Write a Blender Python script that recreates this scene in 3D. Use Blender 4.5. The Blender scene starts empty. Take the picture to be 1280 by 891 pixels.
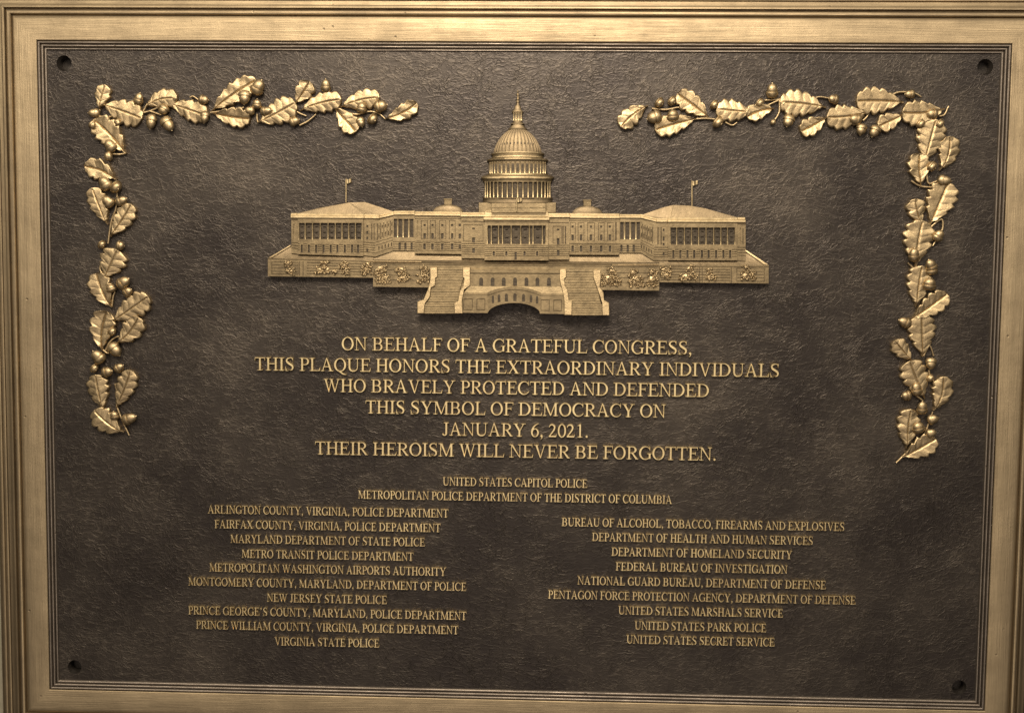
import bpy, bmesh, math, random
import numpy as np
from mathutils import Vector, Matrix

# ------------------------------------------------------------------ camera, world, lamps, exposure
SC = bpy.context.scene
COL = SC.collection
W = 0.9                       # width of the dark bronze panel, metres
ASP = 0.6845                  # its height / width
PXU = W / 1167.0              # one photograph pixel on the plaque, metres
FPX = 1500.0                  # focal length in photograph pixels (1280 wide)
ZC = 1.5                      # height of the plaque's middle above the floor
RX, RY, RZ = 0.0778, 0.0349, 0.0128
T = np.array([0.0023, 0.0226, 1.2864])
def _rot(rx, ry, rz):
    cx, sx, cy, sy, cz, sz = math.cos(rx), math.sin(rx), math.cos(ry), math.sin(ry), math.cos(rz), math.sin(rz)
    return (np.array([[cz, -sz, 0], [sz, cz, 0], [0, 0, 1]]) @ np.array([[cy, 0, sy], [0, 1, 0], [-sy, 0, cy]])
            @ np.array([[1, 0, 0], [0, cx, -sx], [0, sx, cx]]))
ROT = _rot(RX, RY, RZ)
CAM = -ROT.T @ T              # camera in plaque axes (x right, y down, z away), panel width = 1

def to_world(x, y, z):        # plaque axes (x right, y up, z towards the viewer) -> world
    return Vector((x, -z, y + ZC))

cam = bpy.data.cameras.new('camera')
cam.sensor_width = 36.0
cam.lens = 36.0 * FPX / 1280.0
cam.clip_start, cam.clip_end = 0.01, 100.0
camo = bpy.data.objects.new('camera', cam)
COL.objects.link(camo)
right = Vector((ROT[0][0], ROT[0][2], -ROT[0][1]))     # to world axes
down = Vector((ROT[1][0], ROT[1][2], -ROT[1][1]))
fwd = Vector((ROT[2][0], ROT[2][2], -ROT[2][1]))
m = Matrix((right, -down, -fwd)).transposed().to_4x4()
m.translation = to_world(CAM[0] * W, -CAM[1] * W, -CAM[2] * W)
camo.matrix_world = m
SC.camera = camo

world = bpy.data.worlds.new('World')
SC.world = world
world.use_nodes = True
bg = world.node_tree.nodes['Background']
# the room in front of the plaque: dark floor, pale ceiling, plus two bright lobes added to light the lettering
wt = world.node_tree
def wmath(op, a, b=0.0, c=0.0, clamp=False):
    x = wt.nodes.new('ShaderNodeMath'); x.operation = op; x.use_clamp = clamp
    for i, q in enumerate((a, b, c)):
        if isinstance(q, bpy.types.NodeSocket): wt.links.new(q, x.inputs[i])
        else: x.inputs[i].default_value = q
    return x.outputs[0]
tc = wt.nodes.new('ShaderNodeTexCoord'); sp = wt.nodes.new('ShaderNodeSeparateXYZ')
wt.links.new(tc.outputs['Generated'], sp.inputs[0])
dx, dz = sp.outputs[0], sp.outputs[2]
def lobe(v, c, w):        # smooth hump
    q = wmath('DIVIDE', wmath('SUBTRACT', v, c), w)
    return wmath('DIVIDE', 1.0, wmath('ADD', 1.0, wmath('POWER', wmath('ABSOLUTE', q), 3.0)))
er = wt.nodes.new('ShaderNodeMapRange'); er.interpolation_type = 'SMOOTHSTEP'
wt.links.new(dz, er.inputs[0])
for i, q in enumerate((-0.34, 0.34, 0.015, 0.98)): er.inputs[i + 1].default_value = q
room = wmath('MULTIPLY', er.outputs[0], wmath('ADD', 0.12, wmath('MULTIPLY', lobe(dx, -0.07, 0.31), 0.88)))
added_lobe1 = wmath('MULTIPLY', wmath('MULTIPLY', lobe(dx, -0.045, 0.13), lobe(dz, -0.17, 0.34)), 1.30)
added_lobe2 = wmath('MULTIPLY', wmath('MULTIPLY', lobe(dx, 0.27, 0.07), lobe(dz, -0.17, 0.30)), 0.48)
wt.links.new(wmath('ADD', room, wmath('ADD', added_lobe1, added_lobe2)), bg.inputs[1])
mc = wt.nodes.new('ShaderNodeMix'); mc.data_type = 'RGBA'
wt.links.new(er.outputs[0], mc.inputs[0])
mc.inputs[6].default_value = (1.0, 0.83, 0.74, 1); mc.inputs[7].default_value = (1.0, 0.89, 0.73, 1)
wt.links.new(mc.outputs[2], bg.inputs[0])

def area_lamp(name, x, y, z, tx, ty, size, power, color, spread=180):
    l = bpy.data.lights.new(name, 'AREA')
    l.shape = 'DISK'; l.size = size; l.energy = power; l.color = color
    l.spread = math.radians(spread)
    o = bpy.data.objects.new(name, l); COL.objects.link(o)
    o.location = to_world(x, y, z)
    d = to_world(tx, ty, 0) - o.location
    o.rotation_euler = d.to_track_quat('-Z', 'Y').to_euler()
    return o
area_lamp('ceiling_lamp', -0.02, 0.76, 0.95, 0.0, 0.05, 0.42, 15.0, (1.0, 0.865, 0.70))
area_lamp('ceiling_lamp', -0.85, 0.90, 1.0, -0.1, 0.1, 0.25, 6.0, (1.0, 0.88, 0.72))
area_lamp('ceiling_lamp', 0.95, 0.90, 1.0, 0.2, 0.1, 0.25, 4.0, (1.0, 0.88, 0.72))

SC.view_settings.view_transform = 'Standard'
SC.view_settings.look = 'None'
SC.view_settings.exposure = 0.0
SC.view_settings.gamma = 1.0
SC.render.engine = 'CYCLES'

# ------------------------------------------------------------------ helpers
def at(px, py, z=0.0):
    """point of the photograph -> plaque coordinates on the plane z (in pixel units) above the panel"""
    d = ROT.T @ np.array([(px - 640.0) / FPX, (py - 445.5) / FPX, 1.0])
    zc = -z * PXU / W
    k = (zc - CAM[2]) / d[2]
    p = CAM + d * k
    return (p[0] * W, -p[1] * W, z * PXU)

class MB:
    def __init__(self): self.v, self.f, self.ox = [], [], set()
    def add(self, vs, fs):
        n = len(self.v); self.v += [tuple(p) for p in vs]; self.f += [[i + n for i in f] for f in fs]
    def mesh(self, name, mat, smooth=None, fix=False):
        me = bpy.data.meshes.new(name)
        me.from_pydata(self.v, [], self.f); me.update()
        if fix:
            bm = bmesh.new(); bm.from_mesh(me); bmesh.ops.recalc_face_normals(bm, faces=bm.faces); bm.to_mesh(me); bm.free()
        me.materials.append(mat)
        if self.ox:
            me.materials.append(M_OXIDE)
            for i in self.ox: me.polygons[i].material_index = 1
        if smooth is not None:
            me.polygons.foreach_set('use_smooth', [True] * len(me.polygons))
            me.set_sharp_from_angle(angle=math.radians(smooth))
        return me

def link(name, me, parent=None):
    o = bpy.data.objects.new(name, me); COL.objects.link(o)
    if parent: o.parent = parent
    return o
def build(mb, name, mat, parent, smooth=None, fix=False):
    return link(name, mb.mesh(name, mat, smooth, fix), parent)

# ------------------------------------------------------------------ materials
class NT:
    def __init__(self, name):
        self.m = bpy.data.materials.new(name); self.m.use_nodes = True
        self.t = self.m.node_tree; self.b = self.t.nodes['Principled BSDF']
    def n(self, typ, **kw):
        x = self.t.nodes.new(typ)
        for k, v in kw.items(): setattr(x, k, v)
        return x
    def l(self, a, b): self.t.links.new(a, b)
    def setin(self, sock, v):
        if hasattr(v, 'links') or isinstance(v, bpy.types.NodeSocket): self.l(v, sock)
        else: sock.default_value = v
    def math(self, op, a, b=0.0, c=None, clamp=False):
        x = self.n('ShaderNodeMath', operation=op, use_clamp=clamp)
        self.setin(x.inputs[0], a); self.setin(x.inputs[1], b)
        if c is not None: self.setin(x.inputs[2], c)
        return x.outputs[0]
    def vmath(self, op, a, b=(0, 0, 0), scale=None):
        x = self.n('ShaderNodeVectorMath', operation=op)
        self.setin(x.inputs[0], a); self.setin(x.inputs[1], b)
        if scale is not None: self.setin(x.inputs['Scale'], scale)
        return x.outputs[0]
    def noise(self, vec, scale, detail=3.0, rough=0.5, dist=0.0, out=0):
        x = self.n('ShaderNodeTexNoise')
        self.l(vec, x.inputs['Vector'])
        x.inputs['Scale'].default_value = scale; x.inputs['Detail'].default_value = detail
        x.inputs['Roughness'].default_value = rough; x.inputs['Distortion'].default_value = dist
        return x.outputs[out]
    def mapping(self, vec, rot=0.0, scale=(1, 1, 1), loc=(0, 0, 0)):
        x = self.n('ShaderNodeMapping')
        self.l(vec, x.inputs[0]); x.inputs['Rotation'].default_value = (0, 0, rot)
        x.inputs['Scale'].default_value = scale; x.inputs['Location'].default_value = loc
        return x.outputs[0]
    def ramp(self, fac, stops):
        x = self.n('ShaderNodeValToRGB'); self.l(fac, x.inputs[0])
        e = x.color_ramp.elements
        while len(e) < len(stops): e.new(0.5)
        for i, (p, c) in enumerate(stops):
            e[i].position = p; e[i].color = (*c, 1) if len(c) == 3 else c
        return x.outputs[0]
    def maprange(self, v, a, b, c, d):
        x = self.n('ShaderNodeMapRange'); self.l(v, x.inputs[0])
        for i, q in enumerate((a, b, c, d)): x.inputs[i + 1].default_value = q
        return x.outputs[0]
    def px(self):      # object coordinates in photograph-pixel units
        tc = self.n('ShaderNodeTexCoord')
        return self.vmath('SCALE', tc.outputs['Object'], scale=1.0 / PXU)
    def bump(self, h, strength, dist, normal=None):
        x = self.n('ShaderNodeBump'); x.inputs['Strength'].default_value = strength
        x.inputs['Distance'].default_value = dist * PXU; self.l(h, x.inputs['Height'])
        if normal: self.l(normal, x.inputs['Normal'])
        return x.outputs[0]

def bronze(name, light, dark, metallic, r0, r1, grain=0.35, mottling=60.0):
    t = NT(name); p = t.px()
    n1 = t.noise(p, 1 / mottling, 5, 0.6)
    n2 = t.noise(p, 1 / 5.0, 4, 0.6)
    mix = t.math('ADD', t.math('MULTIPLY', n1, 0.6), t.math('MULTIPLY', n2, 0.4))
    t.l(t.ramp(mix, [(0.36, dark), (0.62, light)]), t.b.inputs['Base Color'])
    t.b.inputs['Metallic'].default_value = metallic
    t.l(t.maprange(n2, 0.3, 0.7, r0, r1), t.b.inputs['Roughness'])
    fine = t.noise(p, 1 / 1.6, 3, 0.6)
    lump = t.noise(p, 1 / 6.0, 3, 0.5)
    h = t.math('ADD', fine, t.math('MULTIPLY', lump, 1.5))
    t.l(t.bump(h, 1.0, grain), t.b.inputs['Normal'])
    return t.m

M_RELIEF = bronze('antique_bronze_relief', (0.50, 0.385, 0.22), (0.35, 0.265, 0.152), 0.92, 0.38, 0.50, 0.22)
M_LETTER = bronze('polished_bronze_lettering', (0.95, 0.79, 0.43), (0.70, 0.55, 0.29), 0.97, 0.28, 0.38, 0.07)
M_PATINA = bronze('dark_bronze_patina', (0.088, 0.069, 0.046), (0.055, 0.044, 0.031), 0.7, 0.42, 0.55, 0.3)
M_ROOF = bronze('weathered_bronze_roofs', (0.235, 0.178, 0.104), (0.145, 0.11, 0.066), 0.88, 0.44, 0.56, 0.22, 25.0)
M_DOME = bronze('aged_bronze_dome', (0.235, 0.178, 0.104), (0.15, 0.114, 0.068), 0.88, 0.46, 0.56, 0.12, 25.0)
M_HOLE = bronze('dark_hole_lining', (0.05, 0.042, 0.035), (0.03, 0.025, 0.02), 0.6, 0.4, 0.5, 0.2)
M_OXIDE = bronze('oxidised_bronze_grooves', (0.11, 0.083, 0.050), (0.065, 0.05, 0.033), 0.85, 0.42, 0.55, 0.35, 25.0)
M_FACADE = bronze('antique_bronze_walls', (0.325, 0.25, 0.142), (0.185, 0.142, 0.082), 0.9, 0.38, 0.50, 0.14, 25.0)

def panel_material():
    t = NT('leathered_bronze_patina'); p = t.px()
    def warp(scale, amount, off, detail=2):
        n = t.noise(t.mapping(p, 0, (1, 1, 1), off), 1 / scale, detail, 0.5, out=1)
        return t.vmath('SCALE', t.vmath('SUBTRACT', n, (0.5, 0.5, 0.5)), scale=amount)
    q1 = t.vmath('ADD', t.vmath('ADD', p, warp(110.0, 26.0, (0, 0, 0))), warp(18.0, 5.0, (9, 4, 0)))
    q2 = t.vmath('ADD', t.vmath('ADD', p, warp(130.0, 30.0, (400, 30, 7))), warp(15.0, 4.0, (70, 4, 3)))
    def ridge(q, rot, sx, sy, loc, wid, detail=1.0):
        v = t.mapping(q, rot, (1 / sx, 1 / sy, 1), loc)
        n = t.noise(v, 1.0, detail, 0.45)
        a = t.math('ABSOLUTE', t.math('SUBTRACT', n, 0.5))
        r = t.math('SUBTRACT', 1.0, t.math('DIVIDE', a, wid), clamp=True)
        return t.math('MULTIPLY', r, r)
    def mask(scale, off, a=0.42, b=0.58):
        x = t.n('ShaderNodeMapRange'); x.interpolation_type = 'SMOOTHSTEP'
        t.l(t.noise(t.mapping(p, 0, (1, 1, 1), off), 1 / scale, 2, 0.5), x.inputs[0])
        for i, w_ in enumerate((a, b, 0.0, 1.0)): x.inputs[i + 1].default_value = w_
        return x.outputs[0]
    m1, m2, m3 = mask(60.0, (0, 0, 0)), mask(75.0, (220, 90, 5)), mask(50.0, (20, 390, 2))
    def crease(q, rot, sx, sy, loc, wid, m):     # straight intersecting creases, broken up by a mask
        v = t.n('ShaderNodeTexVoronoi', feature='DISTANCE_TO_EDGE')
        t.l(t.mapping(q, math.radians(rot), (1 / sx, 1 / sy, 1), loc), v.inputs['Vector']); v.inputs['Scale'].default_value = 1.0
        r = t.math('SUBTRACT', 1.0, t.math('DIVIDE', v.outputs[0], wid), clamp=True)
        return t.math('MULTIPLY', t.math('MULTIPLY', r, r), m)
    b1, b2, b3, b4 = mask(24.0, (7, 3, 0), 0.38, 0.56), mask(28.0, (120, 77, 3), 0.42, 0.58), mask(22.0, (33, 240, 8), 0.44, 0.60), mask(26.0, (330, 20, 4), 0.42, 0.58)
    c1 = crease(q1, -24, 40, 12, (3, 7, 0), 0.13, t.math('ADD', t.math('MULTIPLY', b1, 0.75), 0.25))
    c2 = crease(q2, -40, 62, 18, (31, 5, 2), 0.10, b2)
    c3 = crease(q2, 17, 50, 15, (11, 17, 4), 0.11, b3)
    c5 = crease(q1, -6, 34, 10, (81, 13, 6), 0.15, t.math('MULTIPLY', b4, 0.6))
    c6 = crease(q2, -18, 30, 8, (17, 63, 1), 0.17, t.math('ADD', t.math('MULTIPLY', m3, 0.4), 0.22))
    c4 = t.math('MULTIPLY', ridge(q2, math.radians(-28), 58, 9, (51, 3, 9), 0.060), t.math('MULTIPLY', m1, 0.5))
    sh = t.math('ADD', t.math('ADD', c1, c2), t.math('ADD', c3, t.math('ADD', c4, t.math('ADD', c5, c6))))
    h = t.math('ADD', t.math('MULTIPLY', sh, 0.85), t.math('MULTIPLY', t.noise(t.mapping(q2, math.radians(-15), (1 / 24.0, 1 / 12.0, 1)), 1.0, 2, 0.5), 1.3))
    h = t.math('ADD', h, t.math('MULTIPLY', t.noise(p, 1 / 3.0, 2, 0.5), 0.16))
    h = t.math('ADD', h, t.math('MULTIPLY', t.noise(p, 1 / 45.0, 2, 0.5), 2.0))
    t.l(t.bump(h, 1.0, 0.21), t.b.inputs['Normal'])
    mot = t.noise(p, 1 / 150.0, 5, 0.6)
    worn = t.math('ADD', t.math('MULTIPLY', sh, 0.12), t.math('MULTIPLY', mot, 0.8))
    t.l(t.ramp(worn, [(0.34, (0.036, 0.0295, 0.0255)), (0.50, (0.056, 0.0465, 0.038)), (0.66, (0.088, 0.073, 0.058))]), t.b.inputs['Base Color'])
    t.b.inputs['Metallic'].default_value = 0.72
    t.l(t.maprange(mot, 0.3, 0.7, 0.37, 0.50), t.b.inputs['Roughness'])
    return t.m
M_EDGE = bronze('rubbed_bronze_edges', (0.70, 0.555, 0.32), (0.50, 0.39, 0.22), 0.94, 0.34, 0.46, 0.12, 30.0)
M_PANEL = panel_material()

def frame_material(name, light, dark, r0, r1, brush):
    t = NT(name)
    uvn = t.n('ShaderNodeUVMap'); uvn.uv_map = 'along'
    uv = t.vmath('SCALE', uvn.outputs[0], scale=1.0 / PXU)
    streak = t.noise(t.mapping(uv, 0, (1 / 60.0, 1 / 1.3, 1)), 1.0, 4, 0.65)
    wide = t.noise(t.mapping(uv, 0, (1 / 140.0, 1 / 9.0, 1)), 1.0, 4, 0.6)
    p = t.px()
    cloud = t.noise(p, 1 / 45.0, 5, 0.62)
    pit = t.n('ShaderNodeTexVoronoi'); t.l(p, pit.inputs['Vector']); pit.inputs['Scale'].default_value = 1 / 26.0
    spot = t.maprange(pit.outputs['Distance'], 0.02, 0.07, 1.0, 0.0)
    mix = t.math('ADD', t.math('ADD', t.math('MULTIPLY', streak, 0.35), t.math('MULTIPLY', wide, 0.3)), t.math('MULTIPLY', cloud, 0.35))
    col = t.ramp(mix, [(0.40, dark), (0.59, light)])
    mx = t.n('ShaderNodeMix', data_type='RGBA'); t.l(t.math('MULTIPLY', spot, 0.55), mx.inputs[0])
    t.l(col, mx.inputs[6]); mx.inputs[7].default_value = (0.09, 0.065, 0.04, 1)
    t.l(mx.outputs[2], t.b.inputs['Base Color'])
    t.b.inputs['Metallic'].default_value = 0.92
    t.l(t.maprange(mix, 0.35, 0.65, r1, r0), t.b.inputs['Roughness'])
    h = t.math('SUBTRACT', t.math('ADD', streak, t.math('MULTIPLY', cloud, 2.0)), t.math('MULTIPLY', spot, 1.0))
    t.l(t.bump(h, 1.0, brush), t.b.inputs['Normal'])
    return t.m
M_BAND = frame_material('brushed_bronze_band', (0.47, 0.37, 0.23), (0.31, 0.243, 0.152), 0.50, 0.62, 0.42)
M_MOULD = frame_material('antique_bronze_moulding', (0.37, 0.287, 0.175), (0.24, 0.186, 0.117), 0.46, 0.58, 0.3)
M_REED = frame_material('dark_bronze_reeding', (0.30, 0.255, 0.205), (0.19, 0.16, 0.13), 0.36, 0.48, 0.4)

def wall_material():
    t = NT('limestone'); p = t.px()
    n = t.noise(p, 1 / 30.0, 6, 0.6)
    t.l(t.ramp(n, [(0.3, (0.20, 0.175, 0.12)), (0.7, (0.28, 0.25, 0.18))]), t.b.inputs['Base Color'])
    t.b.inputs['Roughness'].default_value = 0.75
    t.l(t.bump(n, 0.6, 2.0), t.b.inputs['Normal'])
    return t.m
M_WALL = wall_material()

# ------------------------------------------------------------------ the wall
BACK = -16.0 * PXU
w = MB()
for zz in (BACK, BACK - 0.15):
    w.v += [(-1.6, -1.5, zz), (1.6, -1.5, zz), (1.6, 1.3, zz), (-1.6, 1.3, zz)]
w.f += [[0, 1, 2, 3], [7, 6, 5, 4], [1, 0, 4, 5], [2, 1, 5, 6], [3, 2, 6, 7], [0, 3, 7, 4]]
wall = link('wall', w.mesh('wall', M_WALL))
wall.rotation_euler = (math.pi / 2, 0, 0); wall.location = (0, 0, ZC)
wall['kind'] = 'structure'; wall['label'] = 'pale beige stone wall behind the bronze plaque'; wall['category'] = 'wall'

# ------------------------------------------------------------------ the plaque
plaque = bpy.data.objects.new('memorial_plaque', None)
COL.objects.link(plaque)
plaque.rotation_euler = (math.pi / 2, 0, 0); plaque.location = (0, 0, ZC)
plaque['label'] = 'large cast bronze memorial plaque with domed building relief, oak leaves and raised lettering'
plaque['category'] = 'plaque'

def curve_mesh(contours, extrude=0.0, bevel=0.0, z=0.0):
    cu = bpy.data.curves.new('outline', 'CURVE')
    cu.dimensions = '2D'; cu.fill_mode = 'BOTH' if extrude or bevel else 'FRONT'
    cu.extrude = extrude; cu.bevel_depth = bevel; cu.bevel_resolution = 0; cu.offset = -bevel
    for c in contours:
        s = cu.splines.new('POLY'); s.points.add(len(c) - 1)
        for i, p in enumerate(c): s.points[i].co = (p[0], p[1], z, 1)
        s.use_cyclic_u = True
    o = bpy.data.objects.new('outline', cu); COL.objects.link(o)
    dg = bpy.context.evaluated_depsgraph_get(); dg.update()
    me = bpy.data.meshes.new_from_object(o.evaluated_get(dg))
    bpy.data.objects.remove(o); bpy.data.curves.remove(cu)
    v = np.empty(len(me.vertices) * 3); me.vertices.foreach_get('co', v)
    f = [list(q.vertices) for q in me.polygons]
    bpy.data.meshes.remove(me)
    return v.reshape(-1, 3), f

HX, HY = W / 2, W * ASP / 2
# panel with its four countersunk holes
HOLES = [(80, 79.5, 9.3), (1231.5, 84, 9.2), (93.4, 833, 8.6), (1199, 858.5, 8.8)]
def circle(cx, cy, r, n=40): return [(cx + r * math.cos(2 * math.pi * i / n), cy + r * math.sin(2 * math.pi * i / n)) for i in range(n)]
e = 1.5 * PXU
cont = [[(-HX - e, -HY - e), (HX + e, -HY - e), (HX + e, HY + e), (-HX - e, HY + e)]]
holes = []
for (px, py, r) in HOLES:
    c = at(px, py); holes.append((c[0], c[1], r * PXU * 1.03)); cont.append(circle(c[0], c[1], r * PXU * 1.03))
v, f = curve_mesh(cont)
pm = MB(); pm.add(v, f)
panel = build(pm, 'panel', M_PANEL, plaque)
if sum(p.normal.z for p in panel.data.polygons) < 0: panel.data.flip_normals()
for (cx, cy, r) in holes:
    h = MB(); n = 40
    prof = [(1.0, 0.0), (0.97, -0.7), (0.84, -5.0), (0.80, -5.6), (0.80, -15.0)]
    for (k, z) in prof: h.v += [(cx + r * k * math.cos(2 * math.pi * i / n), cy + r * k * math.sin(2 * math.pi * i / n), z * PXU) for i in range(n)]
    for j in range(len(prof) - 1):
        for i in range(n): h.f.append([j * n + i, j * n + (i + 1) % n, (j + 1) * n + (i + 1) % n, (j + 1) * n + i])
    h.f.append([(len(prof) - 1) * n + i for i in range(n)])
    me = h.mesh('mounting_hole', M_HOLE, 30)
    link('mounting_hole', me, plaque)

# frame: a profile of (distance outside the panel, height) swept round the four mitred sides
def sweep(name, prof, mat, parent, smooth=38):
    mb = MB(); uvs = []
    for side in range(4):
        for j in range(len(prof) - 1):
            q = []
            for (d, z) in (prof[j], prof[j + 1]):
                X, Y = HX + d * PXU, HY + d * PXU
                cs = [(-X, Y), (X, Y), (X, -Y), (-X, -Y)]
                a, b = cs[side], cs[(side + 1) % 4]
                q.append(((*a, z * PXU), (*b, z * PXU)))
            n = len(mb.v)
            # split lengthwise so that shading and UVs stay even
            mb.v += [q[0][0], q[0][1], q[1][1], q[1][0]]
            mb.f.append([n + 3, n + 2, n + 1, n] if False else [n, n + 3, n + 2, n + 1][::-1])
            L = W * (1 if side % 2 == 0 else ASP)
            off = side * 3.7
            d0, d1 = prof[j][0] * PXU, prof[j + 1][0] * PXU
            uvs += [(off, d0 + off), (off + L, d0 + off), (off + L, d1 + off), (off, d1 + off)]
    me = bpy.data.meshes.new(name); me.from_pydata(mb.v, [], mb.f)
    lay = me.uv_layers.new(name='along')
    for poly in me.polygons:
        for li in poly.loop_indices: lay.data[li].uv = uvs[me.loops[li].vertex_index]
    # weld only along the profile of one side (mitres stay sharp)
    bm = bmesh.new(); bm.from_mesh(me)
    bmesh.ops.remove_doubles(bm, verts=bm.verts, dist=1e-7)
    bm.to_mesh(me); bm.free()
    if sum(p.normal.z * p.area for p in me.polygons) < 0: me.flip_normals()
    me.materials.append(mat)
    me.polygons.foreach_set('use_smooth', [True] * len(me.polygons)); me.set_sharp_from_angle(angle=math.radians(smooth))
    return link(name, me, parent)

def bead(c, r, z, h, a0=0, a1=180, n=7):
    return [(c - r * math.cos(math.radians(a0 + (a1 - a0) * i / (n - 1))), z + h * math.sin(math.radians(a0 + (a1 - a0) * i / (n - 1)))) for i in range(n)]
reed = [(0.0, -0.8)]
for i in range(3):
    c = 2.35 + 3.75 * i; z = 0.6 + 1.5 * i
    reed += bead(c, 1.45, z, 1.9, 10, 165, 6) + [(c + 1.75, z - 0.5)]
reed += [(11.75, 2.6), (12.0, 4.4)]
band = [(12.0, 4.4), (12.4, 5.4), (13.0, 5.8), (26, 6.2), (36.6, 6.6), (38.5, 6.3), (40.4, 5.4), (41.8, 4.0), (42.8, 2.6)]
outer = [(42.8, 2.6), (43.2, 2.0)] + bead(46.3, 2.9, 4.6, 3.2, -10, 190, 10) + [(49.7, 2.4), (50.6, 2.4), (50.9, 7.6), (51.3, 8.1), (52.8, 8.1), (53.3, 7.7),
         (54.4, 6.4), (55.7, 5.6), (57.4, 5.0), (58.2, 4.8), (58.4, 1.0), (59.4, 1.0)] + bead(61.4, 1.8, 2.2, 1.8, 0, 180, 7) + [(63.4, 0.0), (64.3, 0.0)] + \
        bead(66.5, 2.0, 0.8, 1.8, 0, 180, 7) + [(68.9, -1.0), (71.3, -2.0), (72.5, -4.0), (73.0, -7.0), (73.0, -16.5)]
outer = [(d if d < 50 else 50 + (d - 50) * 1.24, z) for d, z in outer]
frame = sweep('frame', band, M_BAND, plaque)
sweep('inner_moulding', reed, M_REED, frame)
sweep('outer_moulding', outer, M_MOULD, frame)

# ------------------------------------------------------------------ lettering: roman capitals drawn as shapes
class G:
    """a glyph as an implicit shape on a grid (1000 units to the em, capitals 662 high)"""
    def __init__(s, adv):
        s.adv = adv; s.c = 8.0
        s.xs = np.arange(-60, adv + 80, s.c); s.ys = np.arange(-240, 745, s.c)
        s.X, s.Y = np.meshgrid(s.xs, s.ys); s.d = np.full(s.X.shape, 1e4)
    def rect(s, x0, y0, x1, y1):
        cx, cy = (x0 + x1) / 2, (y0 + y1) / 2
        dx, dy = np.abs(s.X - cx) - (x1 - x0) / 2, np.abs(s.Y - cy) - (y1 - y0) / 2
        return np.hypot(np.maximum(dx, 0), np.maximum(dy, 0)) + np.minimum(np.maximum(dx, dy), 0)
    def poly(s, pts):
        a = sum(pts[i][0] * pts[(i + 1) % len(pts)][1] - pts[(i + 1) % len(pts)][0] * pts[i][1] for i in range(len(pts)))
        if a < 0: pts = pts[::-1]
        d = np.full(s.X.shape, -1e4)
        for i in range(len(pts)):           # convex
            (x0, y0), (x1, y1) = pts[i], pts[(i + 1) % len(pts)]
            L = math.hypot(x1 - x0, y1 - y0)
            d = np.maximum(d, ((s.X - x0) * (y1 - y0) - (s.Y - y0) * (x1 - x0)) / L)
        return d
    def ell(s, cx, cy, rx, ry):
        k = np.hypot((s.X - cx) / rx, (s.Y - cy) / ry)
        return (k - 1) * min(rx, ry)
    def dee(s, x0, xc, x1, y0, y1):
        cy = (y0 + y1) / 2; ry = (y1 - y0) / 2
        e_ = s.ell(xc, cy, x1 - xc, ry)
        return np.maximum(np.where(s.X >= xc, e_, np.abs(s.Y - cy) - ry), x0 - s.X)
    def stroke(s, pts):                      # smooth stroke through (x, y, width)
        P = np.array([[*p] for p in pts], float); Q = np.vstack([2 * P[0] - P[1], P, 2 * P[-1] - P[-2]])
        d = np.full(s.X.shape, 1e4)
        for i in range(1, len(Q) - 2):
            for t in np.linspace(0, 1, 14):
                a, b, c, e_ = Q[i - 1], Q[i], Q[i + 1], Q[i + 2]
                p = 0.5 * (2 * b + (c - a) * t + (2 * a - 5 * b + 4 * c - e_) * t * t + (3 * b - a - 3 * c + e_) * t ** 3)
                d = np.minimum(d, np.hypot(s.X - p[0], s.Y - p[1]) - p[2] / 2)
        return d
    def add(s, d, k=0.0):
        if k:
            h = np.clip(0.5 + 0.5 * (s.d - d) / k, 0, 1)
            s.d = s.d + (d - s.d) * h - k * h * (1 - h)
        else: s.d = np.minimum(s.d, d)
        return s
    def cut(s, d): s.d = np.maximum(s.d, -d); return s
    def stem(s, x0, x1, l=88, r=88, lt=None, rt=None, y0=0, y1=662, top=True, bot=True):
        s.add(s.rect(x0, y0, x1, y1), 0)
        if bot: s.add(s.rect(x0 - l, 0, x1 + r, 30), 34)
        if top: s.add(s.rect(x0 - (l if lt is None else lt), 632, x1 + (r if rt is None else rt), 662), 34)
        return s
    def contours(s):
        D = s.d - 9.0; D[0, :] = D[-1, :] = 1; D[:, 0] = D[:, -1] = 1
        D[np.abs(D) < 1e-6] = 1e-6
        seg = {}
        ny, nx = D.shape
        ins = D < 0
        def xp(i, j, i2, j2):
            a, b = D[i, j], D[i2, j2]; t = a / (a - b)
            return (s.xs[j] + (s.xs[j2] - s.xs[j]) * t, s.ys[i] + (s.ys[i2] - s.ys[i]) * t)
        pos = {}
        case = ins[:-1, :-1] * 1 + ins[:-1, 1:] * 2 + ins[1:, 1:] * 4 + ins[1:, :-1] * 8
        T_ = {1: [(3, 0)], 2: [(0, 1)], 3: [(3, 1)], 4: [(1, 2)], 5: [(3, 2), (1, 0)], 6: [(0, 2)], 7: [(3, 2)], 8: [(2, 3)], 9: [(2, 0)],
              10: [(0, 3), (2, 1)], 11: [(2, 1)], 12: [(1, 3)], 13: [(1, 0)], 14: [(0, 3)]}
        for i, j in zip(*np.nonzero((case > 0) & (case < 15))):
            ed = [('h', i, j), ('v', i, j + 1), ('h', i + 1, j), ('v', i, j)]
            for a, b in T_[int(case[i, j])]:
                seg[ed[a]] = ed[b]
                for q in (ed[a], ed[b]):
                    if q not in pos:
                        pos[q] = xp(q[1], q[2], q[1], q[2] + 1) if q[0] == 'h' else xp(q[1], q[2], q[1] + 1, q[2])
        out = []
        while seg:
            st = next(iter(seg)); cur = st; c = []
            while cur in seg:
                c.append(pos[cur]); cur = seg.pop(cur)
            c = simplify(c, 1.8)
            if len(c) > 3: out.append(c)
        return out
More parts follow.
